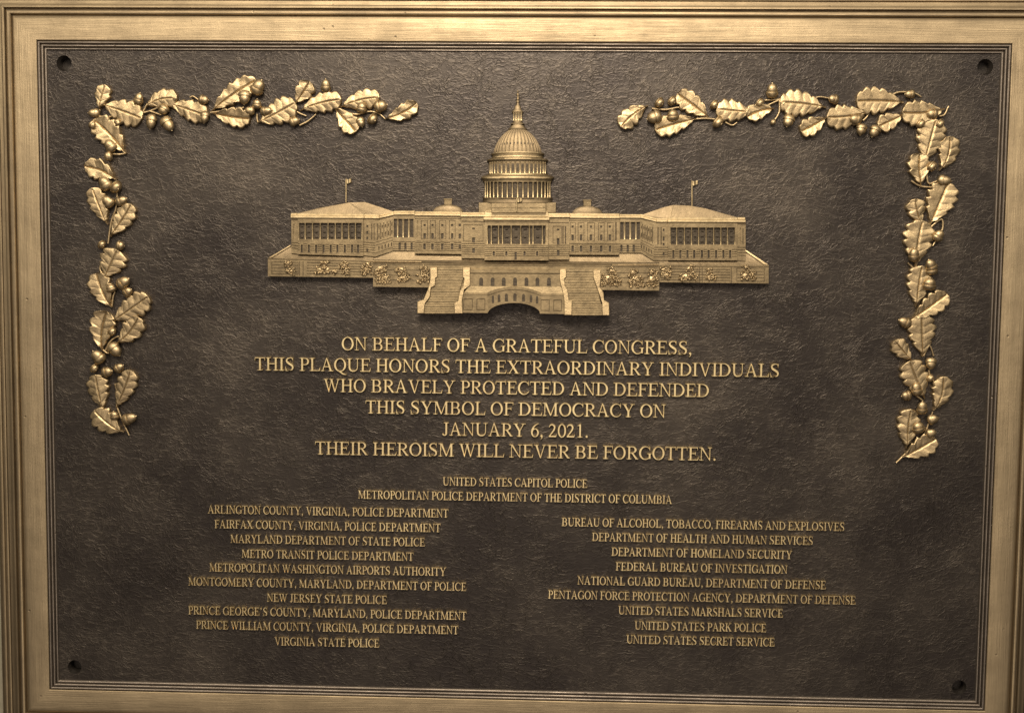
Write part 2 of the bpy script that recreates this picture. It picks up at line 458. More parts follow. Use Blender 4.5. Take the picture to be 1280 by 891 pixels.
def simplify(c, tol):
    if len(c) < 8: return c
    P = np.array(c + [c[0]]); keep = np.zeros(len(P), bool)
    far = int(np.argmax(np.hypot(*(P - P[0]).T))); keep[[0, far, len(P) - 1]] = True
    st = [(0, far), (far, len(P) - 1)]
    while st:
        a, b = st.pop()
        if b - a < 2: continue
        ab = P[b] - P[a]; L = np.hypot(*ab)
        q = P[a + 1:b] - P[a]
        d = np.abs(q[:, 0] * ab[1] - q[:, 1] * ab[0]) / (L + 1e-9)
        k = int(np.argmax(d))
        if d[k] > tol: keep[a + 1 + k] = True; st += [(a, a + 1 + k), (a + 1 + k, b)]
    return [tuple(p) for p in P[:-1][keep[:-1]]]

def glyphs():
    D = {}
    g = G(722); g.add(g.poly([(318, 674), (372, 674), (640, 0), (522, 0)])); g.add(g.poly([(312, 660), (362, 660), (146, 0), (92, 0)]))
    g.add(g.rect(190, 208, 480, 252)).add(g.rect(15, 0, 222, 30), 20).add(g.rect(446, 0, 708, 30), 20); D['A'] = g
    g = G(667); g.stem(112, 214, 95, 0, 95, 0, bot=False, top=False); g.add(g.dee(17, 360, 556, 325, 662)).add(g.dee(17, 380, 594, 0, 362))
    g.cut(g.dee(214, 345, 452, 368, 626)).cut(g.dee(214, 360, 486, 38, 330)); g.cut(g.rect(-50, 31, 112, 631)); D['B'] = g
    def cee(adv):
        g = G(adv); g.add(g.ell(362, 331, 334, 345)).cut(g.ell(392, 331, 252, 306))
        g.cut(g.rect(500, 150, 900, 540)); g.cut(g.rect(628, -50, 900, 800))
        return g
    g = cee(667); g.add(g.poly([(590, 450), (622, 450), (616, 676), (588, 676)])); g.add(g.stroke([(560, 80, 44), (600, 110, 34), (634, 150, 24)])); D['C'] = g
    g = cee(722); g.add(g.poly([(600, 455), (632, 455), (626, 676), (600, 676)])); g.add(g.rect(560, 40, 660, 300)).add(g.rect(468, 284, 714, 314), 30); D['G'] = g
    g = G(722); g.add(g.dee(16, 320, 688, 0, 662)).cut(g.dee(214, 320, 576, 38, 624)); g.cut(g.rect(-50, 31, 112, 631)); D['D'] = g
    def ef(adv, full):
        g = G(adv); g.stem(112, 214, 95, 95 if not full else 0, 95, 0)
        g.add(g.rect(112, 622, 548, 662)).add(g.poly([(516, 640), (548, 662), (548, 510), (524, 510)]))
        g.add(g.rect(200, 326, 430, 368)).add(g.rect(412, 255, 438, 438), 20)
        if full: g.add(g.rect(17, 0, 566, 40)).add(g.poly([(520, 20), (566, 0), (604, 176), (574, 176)]))
        return g
    D['E'] = ef(611, True); D['F'] = ef(556, False)
    g = G(722); g.stem(104, 206, 85, 85).stem(516, 618, 85, 85).add(g.rect(200, 322, 520, 366)); D['H'] = g
    g = G(333); g.stem(115, 219, 97, 96); D['I'] = g
    g = G(389); g.add(g.rect(184, 150, 286, 662)).add(g.rect(90, 632, 380, 662), 34); g.add(g.stroke([(235, 180, 100), (225, 70, 88), (165, 10, 52), (95, 18, 46), (55, 62, 88)])); D['J'] = g
    g = G(722); g.stem(110, 214, 85, 85).add(g.poly([(500, 648), (556, 648), (250, 330), (205, 330)])).add(g.poly([(262, 390), (352, 445), (660, 10), (515, 10)]))
    g.add(g.rect(410, 632, 675, 662), 18).add(g.rect(455, 0, 722, 30), 18); D['K'] = g
    g = G(611); g.stem(112, 214, 95, 0, 95, 95).add(g.rect(17, 0, 566, 40)).add(g.poly([(520, 20), (566, 0), (602, 184), (572, 184)])); D['L'] = g
    g = G(889); g.add(g.rect(112, 0, 154, 640)).add(g.rect(14, 0, 232, 30), 24).add(g.poly([(110, 662), (232, 662), (482, 20), (418, 20)]))
    g.add(g.poly([(676, 662), (726, 662), (474, 10), (424, 10)])).add(g.rect(674, 0, 778, 662)).add(g.rect(592, 0, 866, 30), 30)
    g.add(g.rect(14, 632, 160, 662), 20).add(g.rect(680, 632, 866, 662), 20); D['M'] = g
    g = G(722); g.add(g.rect(112, 0, 154, 640)).add(g.rect(14, 0, 250, 30), 24).add(g.rect(572, -8, 614, 650)).add(g.rect(478, 632, 708, 662), 24)
    g.add(g.poly([(90, 662), (206, 662), (614, -11), (590, -11), (540, 40)])).add(g.rect(12, 632, 150, 662), 20); D['N'] = g
    g = G(722); g.add(g.ell(361, 331, 334, 345)).cut(g.ell(361, 331, 224, 308)); D['O'] = g
    g = G(722); g.add(g.ell(361, 331, 334, 345)).cut(g.ell(361, 331, 224, 308)).add(g.stroke([(330, -10, 60), (420, -60, 80), (530, -130, 66), (690, -165, 30)])); D['Q'] = g
    g = G(556); g.stem(112, 214, 95, 95, 95, 0).add(g.dee(112, 330, 544, 296, 662)).cut(g.dee(214, 320, 440, 336, 624)); D['P'] = g
    g = G(667); g.stem(112, 214, 95, 85, 95, 0).add(g.dee(112, 330, 560, 316, 662)).cut(g.dee(214, 320, 454, 354, 624))
    g.add(g.poly([(262, 335), (372, 335), (640, 12), (512, 12)])).add(g.rect(500, 0, 662, 30), 12); D['R'] = g
    g = G(556); g.add(g.stroke([(448, 570, 30), (395, 640, 38), (270, 655, 44), (150, 600, 74), (112, 510, 88), (170, 420, 108), (285, 345, 114), (410, 265, 108),
              (450, 165, 92), (405, 60, 70), (280, 6, 44), (140, 30, 40), (75, 110, 32)]))
    g.add(g.poly([(446, 676), (468, 676), (474, 465), (452, 465)])).add(g.poly([(42, -14), (64, -14), (70, 215), (42, 215)])); D['S'] = g
    g = G(611); g.stem(254, 358, 92, 92, 0, 0, top=False).add(g.rect(22, 620, 589, 662)).add(g.poly([(22, 650), (54, 650), (44, 490), (17, 490)])).add(g.poly([(557, 650), (589, 650), (594, 490), (567, 490)])); D['T'] = g
    g = G(722); g.add(g.rect(102, 230, 204, 662)).add(g.rect(14, 632, 294, 662), 30).add(g.rect(570, 230, 612, 662)).add(g.rect(476, 632, 706, 662), 26)
    g.add(g.stroke([(153, 300, 102), (154, 230, 102), (182, 110, 96), (260, 40, 72), (365, 20, 62), (480, 45, 56), (560, 115, 48), (590, 220, 42), (591, 300, 42)])); D['U'] = g
    def vee(g, o):
        g.add(g.poly([(88 + o, 650), (204 + o, 650), (402 + o, -11), (352 + o, -11)])).add(g.poly([(552 + o, 650), (602 + o, 650), (400 + o, -11), (352 + o, -11)]))
    g = G(722); vee(g, 10); g.add(g.rect(16, 632, 280, 662), 16).add(g.rect(480, 632, 706, 662), 16); D['V'] = g
    g = G(944)
    for o in (0, 0): pass
    g.add(g.poly([(72, 650), (182, 650), (332, -11), (284, -11)])).add(g.poly([(430, 640), (474, 640), (330, -11), (284, -11)]))
    g.add(g.poly([(390, 650), (498, 650), (668, -11), (618, -11)])).add(g.poly([(806, 650), (854, 650), (666, -11), (618, -11)]))
    g.add(g.rect(5, 632, 255, 662), 16).add(g.rect(330, 632, 560, 662), 10).add(g.rect(730, 632, 938, 662), 16); D['W'] = g
    g = G(722); g.add(g.poly([(86, 650), (216, 650), (640, 10), (508, 10)])).add(g.poly([(540, 650), (596, 650), (168, 10), (110, 10)]))
    g.add(g.rect(22, 632, 298, 662), 16).add(g.rect(450, 632, 690, 662), 16).add(g.rect(10, 0, 260, 30), 16).add(g.rect(420, 0, 704, 30), 16); D['X'] = g
    g = G(722); g.stem(312, 414, 92, 92, 0, 0, y1=310, top=False).add(g.poly([(84, 650), (204, 650), (414, 290), (330, 270), (312, 280)])).add(g.poly([(556, 650), (612, 650), (414, 290), (370, 280)]))
    g.add(g.rect(22, 632, 292, 662), 16).add(g.rect(470, 632, 703, 662), 16); D['Y'] = g
    g = G(250); g.add(g.ell(125, 48, 62, 60)); D['.'] = g
    g = G(250); g.add(g.ell(120, 48, 64, 58)).add(g.stroke([(150, 40, 60), (150, -30, 46), (120, -85, 34), (70, -125, 22)])); D[','] = g
    g = G(333); g.add(g.ell(150, 610, 66, 60)).add(g.stroke([(182, 605, 60), (182, 535, 46), (150, 480, 34), (100, 440, 22)])); D['\u2019'] = g
    g = G(500); g.add(g.ell(250, 331, 228, 345)).cut(g.ell(250, 331, 136, 312)); D['0'] = g
    g = G(500); g.add(g.rect(214, 0, 304, 676)).add(g.rect(118, 0, 396, 28), 26).add(g.poly([(112, 604), (112, 574), (224, 610), (304, 676), (290, 676)])); D['1'] = g
    g = G(500); g.add(g.stroke([(45, 505, 36), (95, 600, 52), (205, 638, 72), (310, 590, 92), (345, 490, 92), (300, 360, 84), (200, 225, 66), (75, 70, 50), (40, 34, 40)]))
    g.add(g.rect(30, 0, 430, 76)).add(g.poly([(390, 0), (432, 0), (476, 142), (450, 142)])); D['2'] = g
    g = G(500); g.add(g.stroke([(444, 668, 24), (330, 630, 46), (210, 540, 72), (120, 400, 90), (85, 260, 100), (100, 140, 96)])).add(g.ell(254, 212, 218, 226)).cut(g.ell(258, 205, 124, 186)); D['6'] = g
    return D
GL = glyphs()
GM = {}
for ch, g in GL.items():
    v, f = curve_mesh(g.contours(), extrude=52.0, bevel=15.0)
    GM[ch] = (v, f)

def text_line(words, xl, xr, yb, xc, cap, z):
    """one raised line: its left and right ends and baseline measured on the photograph at x = xc"""
    A, B = at(xl, yb), at(xr, yb)
    base = at(xc, yb)[1]
    adv = sum(GL[c].adv if c != ' ' else 250 for c in words)
    lo = GM[words[0]][0][:, 0].min(); hi = GL[words[-1]].adv - GM[words[-1]][0][:, 0].max()
    sx = (B[0] - A[0]) / (adv - lo - hi); sy = cap * PXU / 662.0
    sz = z * PXU / 67.0
    x = A[0] - lo * sx; mb = MB()
    for c in words:
        if c == ' ': x += 250 * sx; continue
        v, f = GM[c]
        q = v.copy(); q[:, 0] = q[:, 0] * sx + x; q[:, 1] = q[:, 1] * sy + base; q[:, 2] *= sz
        mb.add(q.tolist(), f); x += GL[c].adv * sx
    o = build(mb, 'text_line', M_LETTER, plaque)
    o['label'] = 'raised bronze line reading ' + words.replace(',', '').replace('.', '')
    return o
LINES = [
    ('ON BEHALF OF A GRATEFUL CONGRESS,', 427.7, 863.9, 440.0, 645), ('THIS PLAQUE HONORS THE EXTRAORDINARY INDIVIDUALS', 319.3, 972.8, 466.6, 646),
    ('WHO BRAVELY PROTECTED AND DEFENDED', 405, 885.7, 492.4, 645), ('THIS SYMBOL OF DEMOCRACY ON', 457.4, 832, 518.6, 645),
    ('JANUARY 6, 2021.', 553, 734.8, 544.8, 644), ('THEIR HEROISM WILL NEVER BE FORGOTTEN.', 394.5, 894.2, 570.9, 644)]
SMALL = [
    ('UNITED STATES CAPITOL POLICE', 553.7, 734.2, 607.3), ('METROPOLITAN POLICE DEPARTMENT OF THE DISTRICT OF COLUMBIA', 448, 839.8, 625.5),
    ('ARLINGTON COUNTY, VIRGINIA, POLICE DEPARTMENT', 260.6, 560.9, 643.2), ('FAIRFAX COUNTY, VIRGINIA, POLICE DEPARTMENT', 269, 551, 661.5),
    ('MARYLAND DEPARTMENT OF STATE POLICE', 288.7, 531.7, 679.5), ('METRO TRANSIT POLICE DEPARTMENT', 302.8, 517.3, 697.8),
    ('METROPOLITAN WASHINGTON AIRPORTS AUTHORITY', 262.5, 557.9, 715.7), ('MONTGOMERY COUNTY, MARYLAND, DEPARTMENT OF POLICE', 236.3, 583.4, 733.8),
    ('NEW JERSEY STATE POLICE', 334.3, 484.3, 752.1), ('PRINCE GEORGE\u2019S COUNTY, MARYLAND, POLICE DEPARTMENT', 236.3, 583.4, 769.9),
    ('PRINCE WILLIAM COUNTY, VIRGINIA, POLICE DEPARTMENT', 246, 573.3, 787.8), ('VIRGINIA STATE POLICE', 343.8, 474.8, 806.3),
    ('BUREAU OF ALCOHOL, TOBACCO, FIREARMS AND EXPLOSIVES', 701.9, 1054.5, 659.5), ('DEPARTMENT OF HEALTH AND HUMAN SERVICES', 739.7, 1015.2, 677.5),
    ('DEPARTMENT OF HOMELAND SECURITY', 764, 989.7, 695.5), ('FEDERAL BUREAU OF INVESTIGATION', 769.3, 983.7, 713.8),
    ('NATIONAL GUARD BUREAU, DEPARTMENT OF DEFENSE', 721.6, 1031.8, 732.2), ('PENTAGON FORCE PROTECTION AGENCY, DEPARTMENT OF DEFENSE', 685, 1069, 750.5),
    ('UNITED STATES MARSHALS SERVICE', 772.6, 978.3, 768.4), ('UNITED STATES PARK POLICE', 793, 957.4, 787.0), ('UNITED STATES SECRET SERVICE', 782.7, 967.8, 804.5)]
for (s, a, b, y, xc) in LINES: text_line(s, a, b, y, xc, 16.2, 4.6)
for (s, a, b, y) in SMALL: text_line(s, a, b, y, (a + b) / 2, 10.3, 3.6)

# ------------------------------------------------------------------ oak garlands
random.seed(7)
def V2(p): return Vector((p[0], p[1]))
def leaf_mesh(b, t, wid, bend=0.0, z0=2.0, h=5.5, lobes=4, seed=0, twist=None):
    rnd = random.Random(seed)
    B, Tp = V2(at(*b)), V2(at(*t))
    Tp = Tp + (Tp - B) * 0.05
    ax = Tp - B; L = ax.length; nrm = Vector((-ax.y, ax.x)) / L
    C = (B + Tp) / 2 + nrm * (bend * L)
    nt, ns = 64, 27
    lobes = max(2.6, L / PXU / 10.5); nv_ = max(3.2, L / PXU / 9.0)
    wid = wid * PXU * 1.20
    ph = rnd.random() * 0.3; phr = rnd.random() * 0.4
    tw = rnd.uniform(-0.25, 0.25) if twist is None else twist
    lobed = rnd.random() < 0.6; fold = rnd.choice((-1, 1, 1)) * rnd.uniform(0.6, 1.9); wav = rnd.uniform(0.3, 0.9)
    curl = rnd.uniform(0.5, 1.4); lift = rnd.uniform(-1.0, 1.6)
    mb = MB()
    def env(t):
        if t < 0.10: return 0.05 + 0.5 * t
        k = (t - 0.06) / 0.94
        return max(0.0, (k ** 0.74) * ((1 - k) ** 0.43) * 2.25)
    def lobe(t, side):
        x = (t * lobes + (ph if side < 0 else phr)) % 1.0
        if lobed: return 0.72 + 0.33 * math.sin(math.pi * x) ** 0.6
        saw = (x / 0.7) ** 0.75 if x < 0.7 else ((1 - x) / 0.3) ** 0.9
        return 0.78 + 0.27 * saw
    for i in range(nt + 1):
        t = i / nt
        p = B * (1 - t) ** 2 + C * 2 * t * (1 - t) + Tp * t * t
        tan = (C - B) * 2 * (1 - t) + (Tp - C) * 2 * t; tan.normalize()
        nn = Vector((-tan.y, tan.x))
        for j in range(ns):
            s = -1 + 2 * j / (ns - 1)
            w_ = wid / 2 * env(t) * lobe(t, s)
            off = nn * (s * w_) + tan * (abs(s) ** 1.5 * w_ * 0.26 * (1 - t))
            a = abs(s)
            vein = math.exp(-(a / 0.055) ** 2)
            k = (t * nv_ - 0.62 * a) % 1.0; k = min(k, 1 - k)
            side = math.exp(-(k / 0.075) ** 2) * min(1, a * 5) * (1 - a ** 4)
            puff = (0.5 - 0.5 * math.cos(2 * math.pi * ((t * nv_ - 0.62 * a) % 1.0))) * (1 - a) ** 0.5 * min(1, a * 3)
            z = z0 + h * (0.92 + 0.08 * curl) - 1.3 * vein * (1 if 0.03 < t < 0.96 else 0) - 0.26 * side + 0.22 * puff
            z += fold * (0.45 - a) + tw * s * h * 0.5 + lift * (t - 0.4) + wav * math.sin(2 * math.pi * t * lobes * 0.5 + 2.2 * s + seed) * a
            z -= 1.3 * max(0.0, (a - 0.86) / 0.14) ** 2
            if t < 0.12: z = z0 + (z - z0) * (0.55 + 0.45 * t / 0.12)
            z = max(z, 2.4)
            mb.v.append((p.x + off.x, p.y + off.y, z * PXU))
    for i in range(nt):
        for j in range(ns - 1):
            a = i * ns + j
            mb.f.append([a, a + ns, a + ns + 1, a + 1][::-1])
    # edge turned down into the panel
    loop = [j for j in range(ns)] + [i * ns + ns - 1 for i in range(1, nt + 1)] + [nt * ns + j for j in range(ns - 2, -1, -1)] + [i * ns for i in range(nt - 1, 0, -1)]
    n0 = len(mb.v); cen = (B + Tp) / 2
    for q in loop:
        x, y, z = mb.v[q]; mb.v.append((x, y, -0.3 * PXU))
    for i in range(len(loop)):
        j = (i + 1) % len(loop)
        mb.f.append([loop[i], loop[j], n0 + j, n0 + i])
    return mb

def acorn_mesh(b, t, wid, zc=4.5, rnd_front=False, seed=0):
    B, Tp = Vector(at(*b)), Vector(at(*t))
    ax = Tp - B; L = ax.length
    d = ax / L; wid = wid * PXU * 1.07; zc = max(zc, wid / PXU * 0.36) * PXU
    lean = random.Random(seed).uniform(0.05, 0.22)
    if rnd_front: lean = 0.75
    d3 = Vector((d.x, d.y, lean)).normalized()
    e1 = Vector((-d.y, d.x, 0)); e2 = d3.cross(e1)
    prof = [(0.0, 0.0), (0.01, 0.22), (0.07, 0.38), (0.16, 0.47), (0.27, 0.52), (0.37, 0.535), (0.405, 0.52), (0.415, 0.47), (0.42, 0.44), (0.5, 0.455), (0.62, 0.44), (0.74, 0.385),
            (0.84, 0.29), (0.90, 0.19), (0.935, 0.09), (0.96, 0.07), (0.985, 0.06), (1.0, 0.0)]
    n = 20; mb = MB()
    O = Vector((B.x, B.y, zc))
    for k, (s, r) in enumerate(prof):
        for i in range(n):
            a = 2 * math.pi * i / n
            rr = r * wid
            if 0.05 < s < 0.4: rr *= 1 + 0.035 * (1 if (i + k) % 2 else -1)
            mb.v.append(O + d3 * (s * L) + (e1 * math.cos(a) + e2 * (math.sin(a) * 0.78)) * rr)
    for k in range(len(prof) - 1):
        for i in range(n):
            mb.f.append([k * n + i, k * n + (i + 1) % n, (k + 1) * n + (i + 1) % n, (k + 1) * n + i])
    return mb

def tube(mb, pts, r0, r1=None, n=8, close=True):
    r1 = r0 if r1 is None else r1
    P = [Vector(p) for p in pts]; n0 = len(mb.v)
    for i, p in enumerate(P):
        a = P[max(i - 1, 0)]; b = P[min(i + 1, len(P) - 1)]
        t = (b - a).normalized(); up = Vector((0, 0, 1)) if abs(t.z) < 0.9 else Vector((0, 1, 0))
        e1 = t.cross(up).normalized(); e2 = e1.cross(t)
        r = r0 + (r1 - r0) * i / max(1, len(P) - 1)
        for k in range(n):
            q = 2 * math.pi * k / n
            mb.v.append(tuple(p + (e1 * math.cos(q) + e2 * math.sin(q)) * r))
    for i in range(len(P) - 1):
        for k in range(n): mb.f.append([n0 + i * n + k, n0 + (i + 1) * n + k, n0 + (i + 1) * n + (k + 1) % n, n0 + i * n + (k + 1) % n])
    mb.f.append([n0 + k for k in range(n)]); mb.f.append([n0 + (len(P) - 1) * n + k for k in range(n)][::-1])
def smooth_path(pts, m=6):
    P = [Vector(p) for p in pts]
    if len(P) < 3: return [P[0].lerp(P[-1], i / 4) for i in range(5)]
    Q = [2 * P[0] - P[1]] + P + [2 * P[-1] - P[-2]]; out = []
    for i in range(1, len(Q) - 2):
        for k in range(m):
            t = k / m; a, b, c, e_ = Q[i - 1:i + 3]
            out.append(0.5 * (2 * b + (c - a) * t + (2 * a - 5 * b + 4 * c - e_) * t * t + (3 * b - a - 3 * c + e_) * t ** 3))
    return out + [P[-1]]

# L leaf (base, tip, width[, bend]); A acorn (base, tip, width); S stem points; R round (end-on) acorn (centre, size)
LEFT = [((100, 90), 5.82, [
    ('L', (152, 278), (196, 108), 96, .05), ('L', (170, 240), (450, 340), 150, .02), ('L', (486, 262), (708, 205), 120, .22), ('L', (655, 232), (925, 325), 132, .02),
    ('L', (965, 292), (1275, 75), 130, .06), ('L', (975, 305), (1235, 345), 118, -.04),
    ('A', (160, 305), (74, 306), 62), ('A', (432, 245), (455, 155), 66), ('A', (540, 312), (524, 428), 70), ('A', (640, 250), (602, 318), 74), ('A', (620, 335), (690, 440), 82),
    ('A', (875, 205), (955, 215), 66), ('A', (925, 290), (915, 385), 62), ('A', (1212, 140), (1205, 250), 84), ('A', (1282, 290), (1205, 285), 62), ('A', (130, 395), (84, 392), 56), ('A', (280, 350), (300, 400), 46),
    ('S', (152, 278), (150, 320), (200, 332), (265, 322)), ('S', (462, 302), (510, 290), (580, 262)), ('S', (510, 288), (550, 300), (600, 318)), ('S', (808, 190), (830, 182), (872, 210)),
    ('S', (955, 300), (1060, 285), (1200, 262)), ('S', (462, 302), (490, 250), (500, 235)), ('S', (175, 240), (150, 260))]),
  ((310, 90), 5.82, [
    ('A', (55, 170), (118, 62), 92), ('A', (74, 275), (78, 200), 64), ('A', (100, 295), (194, 285), 60), ('L', (72, 375), (340, 235), 150, -.04), ('L', (350, 235), (450, 84), 108, -.05),
    ('L', (385, 285), (672, 210), 128, .08), ('A', (575, 155), (575, 55), 66), ('A', (310, 378), (388, 350), 62), ('L', (676, 262), (950, 195), 118, .10), ('A', (830, 305), (840, 222), 70),
    ('A', (925, 265), (1025, 245), 84), ('L', (640, 275), (785, 432), 124, .02), ('A', (815, 335), (840, 412), 60), ('R', (922, 355), 80), ('L', (1000, 345), (1222, 235), 100, -.14),
    ('S', (72, 310), (72, 350), (80, 378)), ('S', (380, 392), (440, 362), (500, 312)), ('S', (655, 268), (780, 312), (880, 292), (950, 305), (1005, 348)), ('S', (345, 232), (358, 290), (430, 325))]),
  ((90, 100), 3.874, [
    ('L', (268, 358), (122, 203), 104, -.06), ('A', (215, 348), (175, 292), 52), ('A', (205, 368), (165, 376), 44), ('L', (222, 485), (78, 425), 84, -.16), ('A', (192, 532), (148, 470), 56), ('R', (233, 525), 60),
    ('L', (180, 702), (112, 532), 80, .04), ('A', (208, 612), (160, 566), 52), ('A', (222, 598), (280, 574), 44), ('L', (192, 760), (290, 610), 80, -.05), ('S', (180, 792), (195, 690), (220, 610), (225, 490)),
    ('R', (158, 800), 42), ('A', (225, 800), (266, 806), 46), ('S', (205, 360), (240, 362), (268, 355)), ('A', (112, 222), (96, 208), 40)]),
  ((90, 320), 3.717, [
    ('L', (158, 108), (218, -22), 104, .02), ('L', (192, 238), (125, 86), 92, .12), ('A', (197, 168), (183, 128), 44), ('A', (222, 142), (280, 102), 52), ('A', (250, 178), (292, 152), 42), ('L', (193, 304), (355, 192), 92, -.02),
    ('L', (150, 438), (170, 266), 96, .16), ('L', (215, 404), (312, 288), 84, -.16), ('R', (200, 352), 44), ('A', (185, 405), (234, 464), 56), ('A', (155, 492), (108, 436), 56), ('R', (118, 522), 42), ('A', (150, 540), (204, 530), 48),
    ('A', (208, 528), (252, 503), 40), ('L', (155, 714), (122, 556), 84, .06), ('L', (213, 704), (278, 536), 78, -.04), ('L', (248, 815), (118, 718), 92, .14), ('A', (210, 758), (203, 714), 40), ('A', (243, 764), (314, 738), 50),
    ('S', (212, 695), (240, 765), (270, 830)), ('S', (160, 440), (180, 400), (205, 378), (225, 372)), ('S', (150, 436), (175, 450), (200, 420)), ('S', (150, 30), (135, 60), (160, 105)), ('S', (190, 236), (196, 190), (205, 165)), ('S', (205, 590), (215, 640), (212, 700))])]
RIGHT = [((760, 90), 5.82, [
    ('L', (290, 248), (100, 400), 116, -.12), ('R', (378, 236), 74), ('R', (470, 222), 70), ('L', (732, 338), (512, 170), 122, -.02), ('A', (385, 322), (276, 352), 92), ('A', (470, 365), (462, 275), 80), ('L', (642, 345), (352, 425), 126, -.04),
    ('S', (318, 270), (420, 278), (520, 262), (600, 290), (725, 338)), ('S', (640, 345), (720, 342), (800, 352)), ('R', (775, 248), 66), ('L', (1062, 298), (795, 275), 136, .02), ('R', (803, 378), 84), ('S', (850, 370), (900, 392), (935, 372)),
    ('L', (1205, 272), (1012, 330), 106, -.14), ('R', (1105, 235), 66), ('A', (1184, 198), (1186, 84), 78), ('S', (1130, 258), (1190, 232), (1245, 205)), ('S', (1245, 200), (1240, 300), (1195, 372)), ('R', (1200, 372), 44), ('S', (1135, 210), (1180, 208), (1240, 205)), ('R', (1275, 240), 50)]),
  ((970, 90), 5.565, [
    ('L', (345, 250), (35, 218), 148, -.04), ('A', (92, 305), (62, 396), 72), ('S', (248, 192), (300, 178), (360, 186)), ('A', (425, 202), (348, 190), 62), ('L', (345, 320), (172, 415), 104, .03), ('L', (635, 280), (358, 318), 140, .10),
    ('A', (585, 342), (495, 328), 68), ('A', (592, 365), (574, 450), 66), ('A', (695, 380), (652, 464), 70), ('L', (882, 215), (566, 208), 148, -.03), ('S', (785, 172), (850, 145), (950, 150), (1005, 178)), ('A', (955, 160), (880, 162), 54),
    ('L', (872, 302), (710, 378), 102, .03), ('L', (1165, 262), (880, 285), 142, .10), ('A', (1112, 302), (1030, 294), 68), ('S', (1128, 312), (1165, 300), (1194, 242)), ('S', (600, 342), (625, 318), (645, 285)), ('R', (1002, 370), 66)]),
  ((1100, 100), 3.717, [
    ('L', (195, 390), (248, 196), 104, -.02), ('R', (275, 210), 44), ('L', (270, 424), (312, 272), 82, -.22), ('L', (185, 494), (178, 350), 84, .08), ('R', (237, 408), 48), ('A', (258, 464), (324, 474), 44), ('S', (212, 440), (222, 482), (262, 470)), ('S', (168, 255), (168, 280), (190, 300)),
    ('S', (140, 470), (185, 495), (240, 500)), ('L', (223, 674), (305, 486), 112, -.02), ('L', (182, 672), (154, 560), 70, .04), ('L', (160, 870), (190, 664), 112, .06), ('S', (222, 692), (280, 648), (284, 700), (240, 772)), ('A', (248, 748), (278, 696), 46), ('A', (148, 845), (150, 776), 46), ('A', (240, 890), (212, 830), 48), ('S', (125, 850), (150, 872), (172, 880))]),
  ((1100, 330), 3.425, [
    ('L', (148, 184), (172, 15), 84, .02), ('A', (216, 48), (208, -4), 46), ('A', (200, 112), (206, 54), 52), ('L', (130, 234), (274, 132), 74, -.03), ('A', (125, 258), (68, 236), 42), ('L', (176, 396), (172, 224), 94, 0), ('L', (130, 412), (60, 330), 62, .03),
    ('A', (212, 398), (208, 450), 42), ('S', (182, 392), (208, 350), (226, 392)), ('L', (188, 575), (122, 420), 92, .02), ('L', (222, 625), (258, 486), 74, -.22), ('A', (152, 560), (145, 500), 42), ('A', (126, 558), (80, 563), 40), ('A', (172, 640), (172, 580), 42), ('L', (108, 788), (125, 625), 76, .05),
    ('A', (195, 668), (244, 654), 40), ('A', (162, 720), (150, 668), 50), ('A', (190, 726), (234, 714), 38), ('L', (90, 822), (226, 748), 78, -.05), ('S', (66, 848), (110, 805), (180, 735), (222, 630)), ('S', (150, 560), (175, 580), (188, 600)), ('R', (212, 488), 34), ('S', (205, 450), (210, 480), (225, 500))])]
def garland(data):
    items = []
    for (o, s, lst) in data:
        c = lambda p: (o[0] + p[0] / s, o[1] + p[1] / s)
        for it in lst:
            k = it[0]
            if k == 'S':
                q = []
                for p in it[1:]:
                    a = at(*c(p)); q.append((a[0], a[1], 3.6 * PXU))
                st = MB(); tube(st, smooth_path(q), 1.5 * PXU, 1.15 * PXU); items.append(('stem', st))
            elif k == 'L': items.append(('leaf', leaf_mesh(c(it[1]), c(it[2]), it[3] / s, it[4], seed=len(items) * 13 + int(o[0]))))
            elif k == 'A': items.append(('acorn', acorn_mesh(c(it[1]), c(it[2]), it[3] / s, zc=6.5, seed=len(items))))
            else:
                x, y = c(it[1]); r = it[2] / s
                items.append(('acorn', acorn_mesh((x - 0.32 * r, y - 0.22 * r), (x + 0.32 * r, y + 0.26 * r), r * 0.98, zc=4.0, rnd_front=True, seed=len(items))))
    g = bpy.data.objects.new('oak_garland', None); COL.objects.link(g); g.parent = plaque
    for n, mb in items: build(mb, n, M_RELIEF, g, 50)
    return g
garland(LEFT); garland(RIGHT)

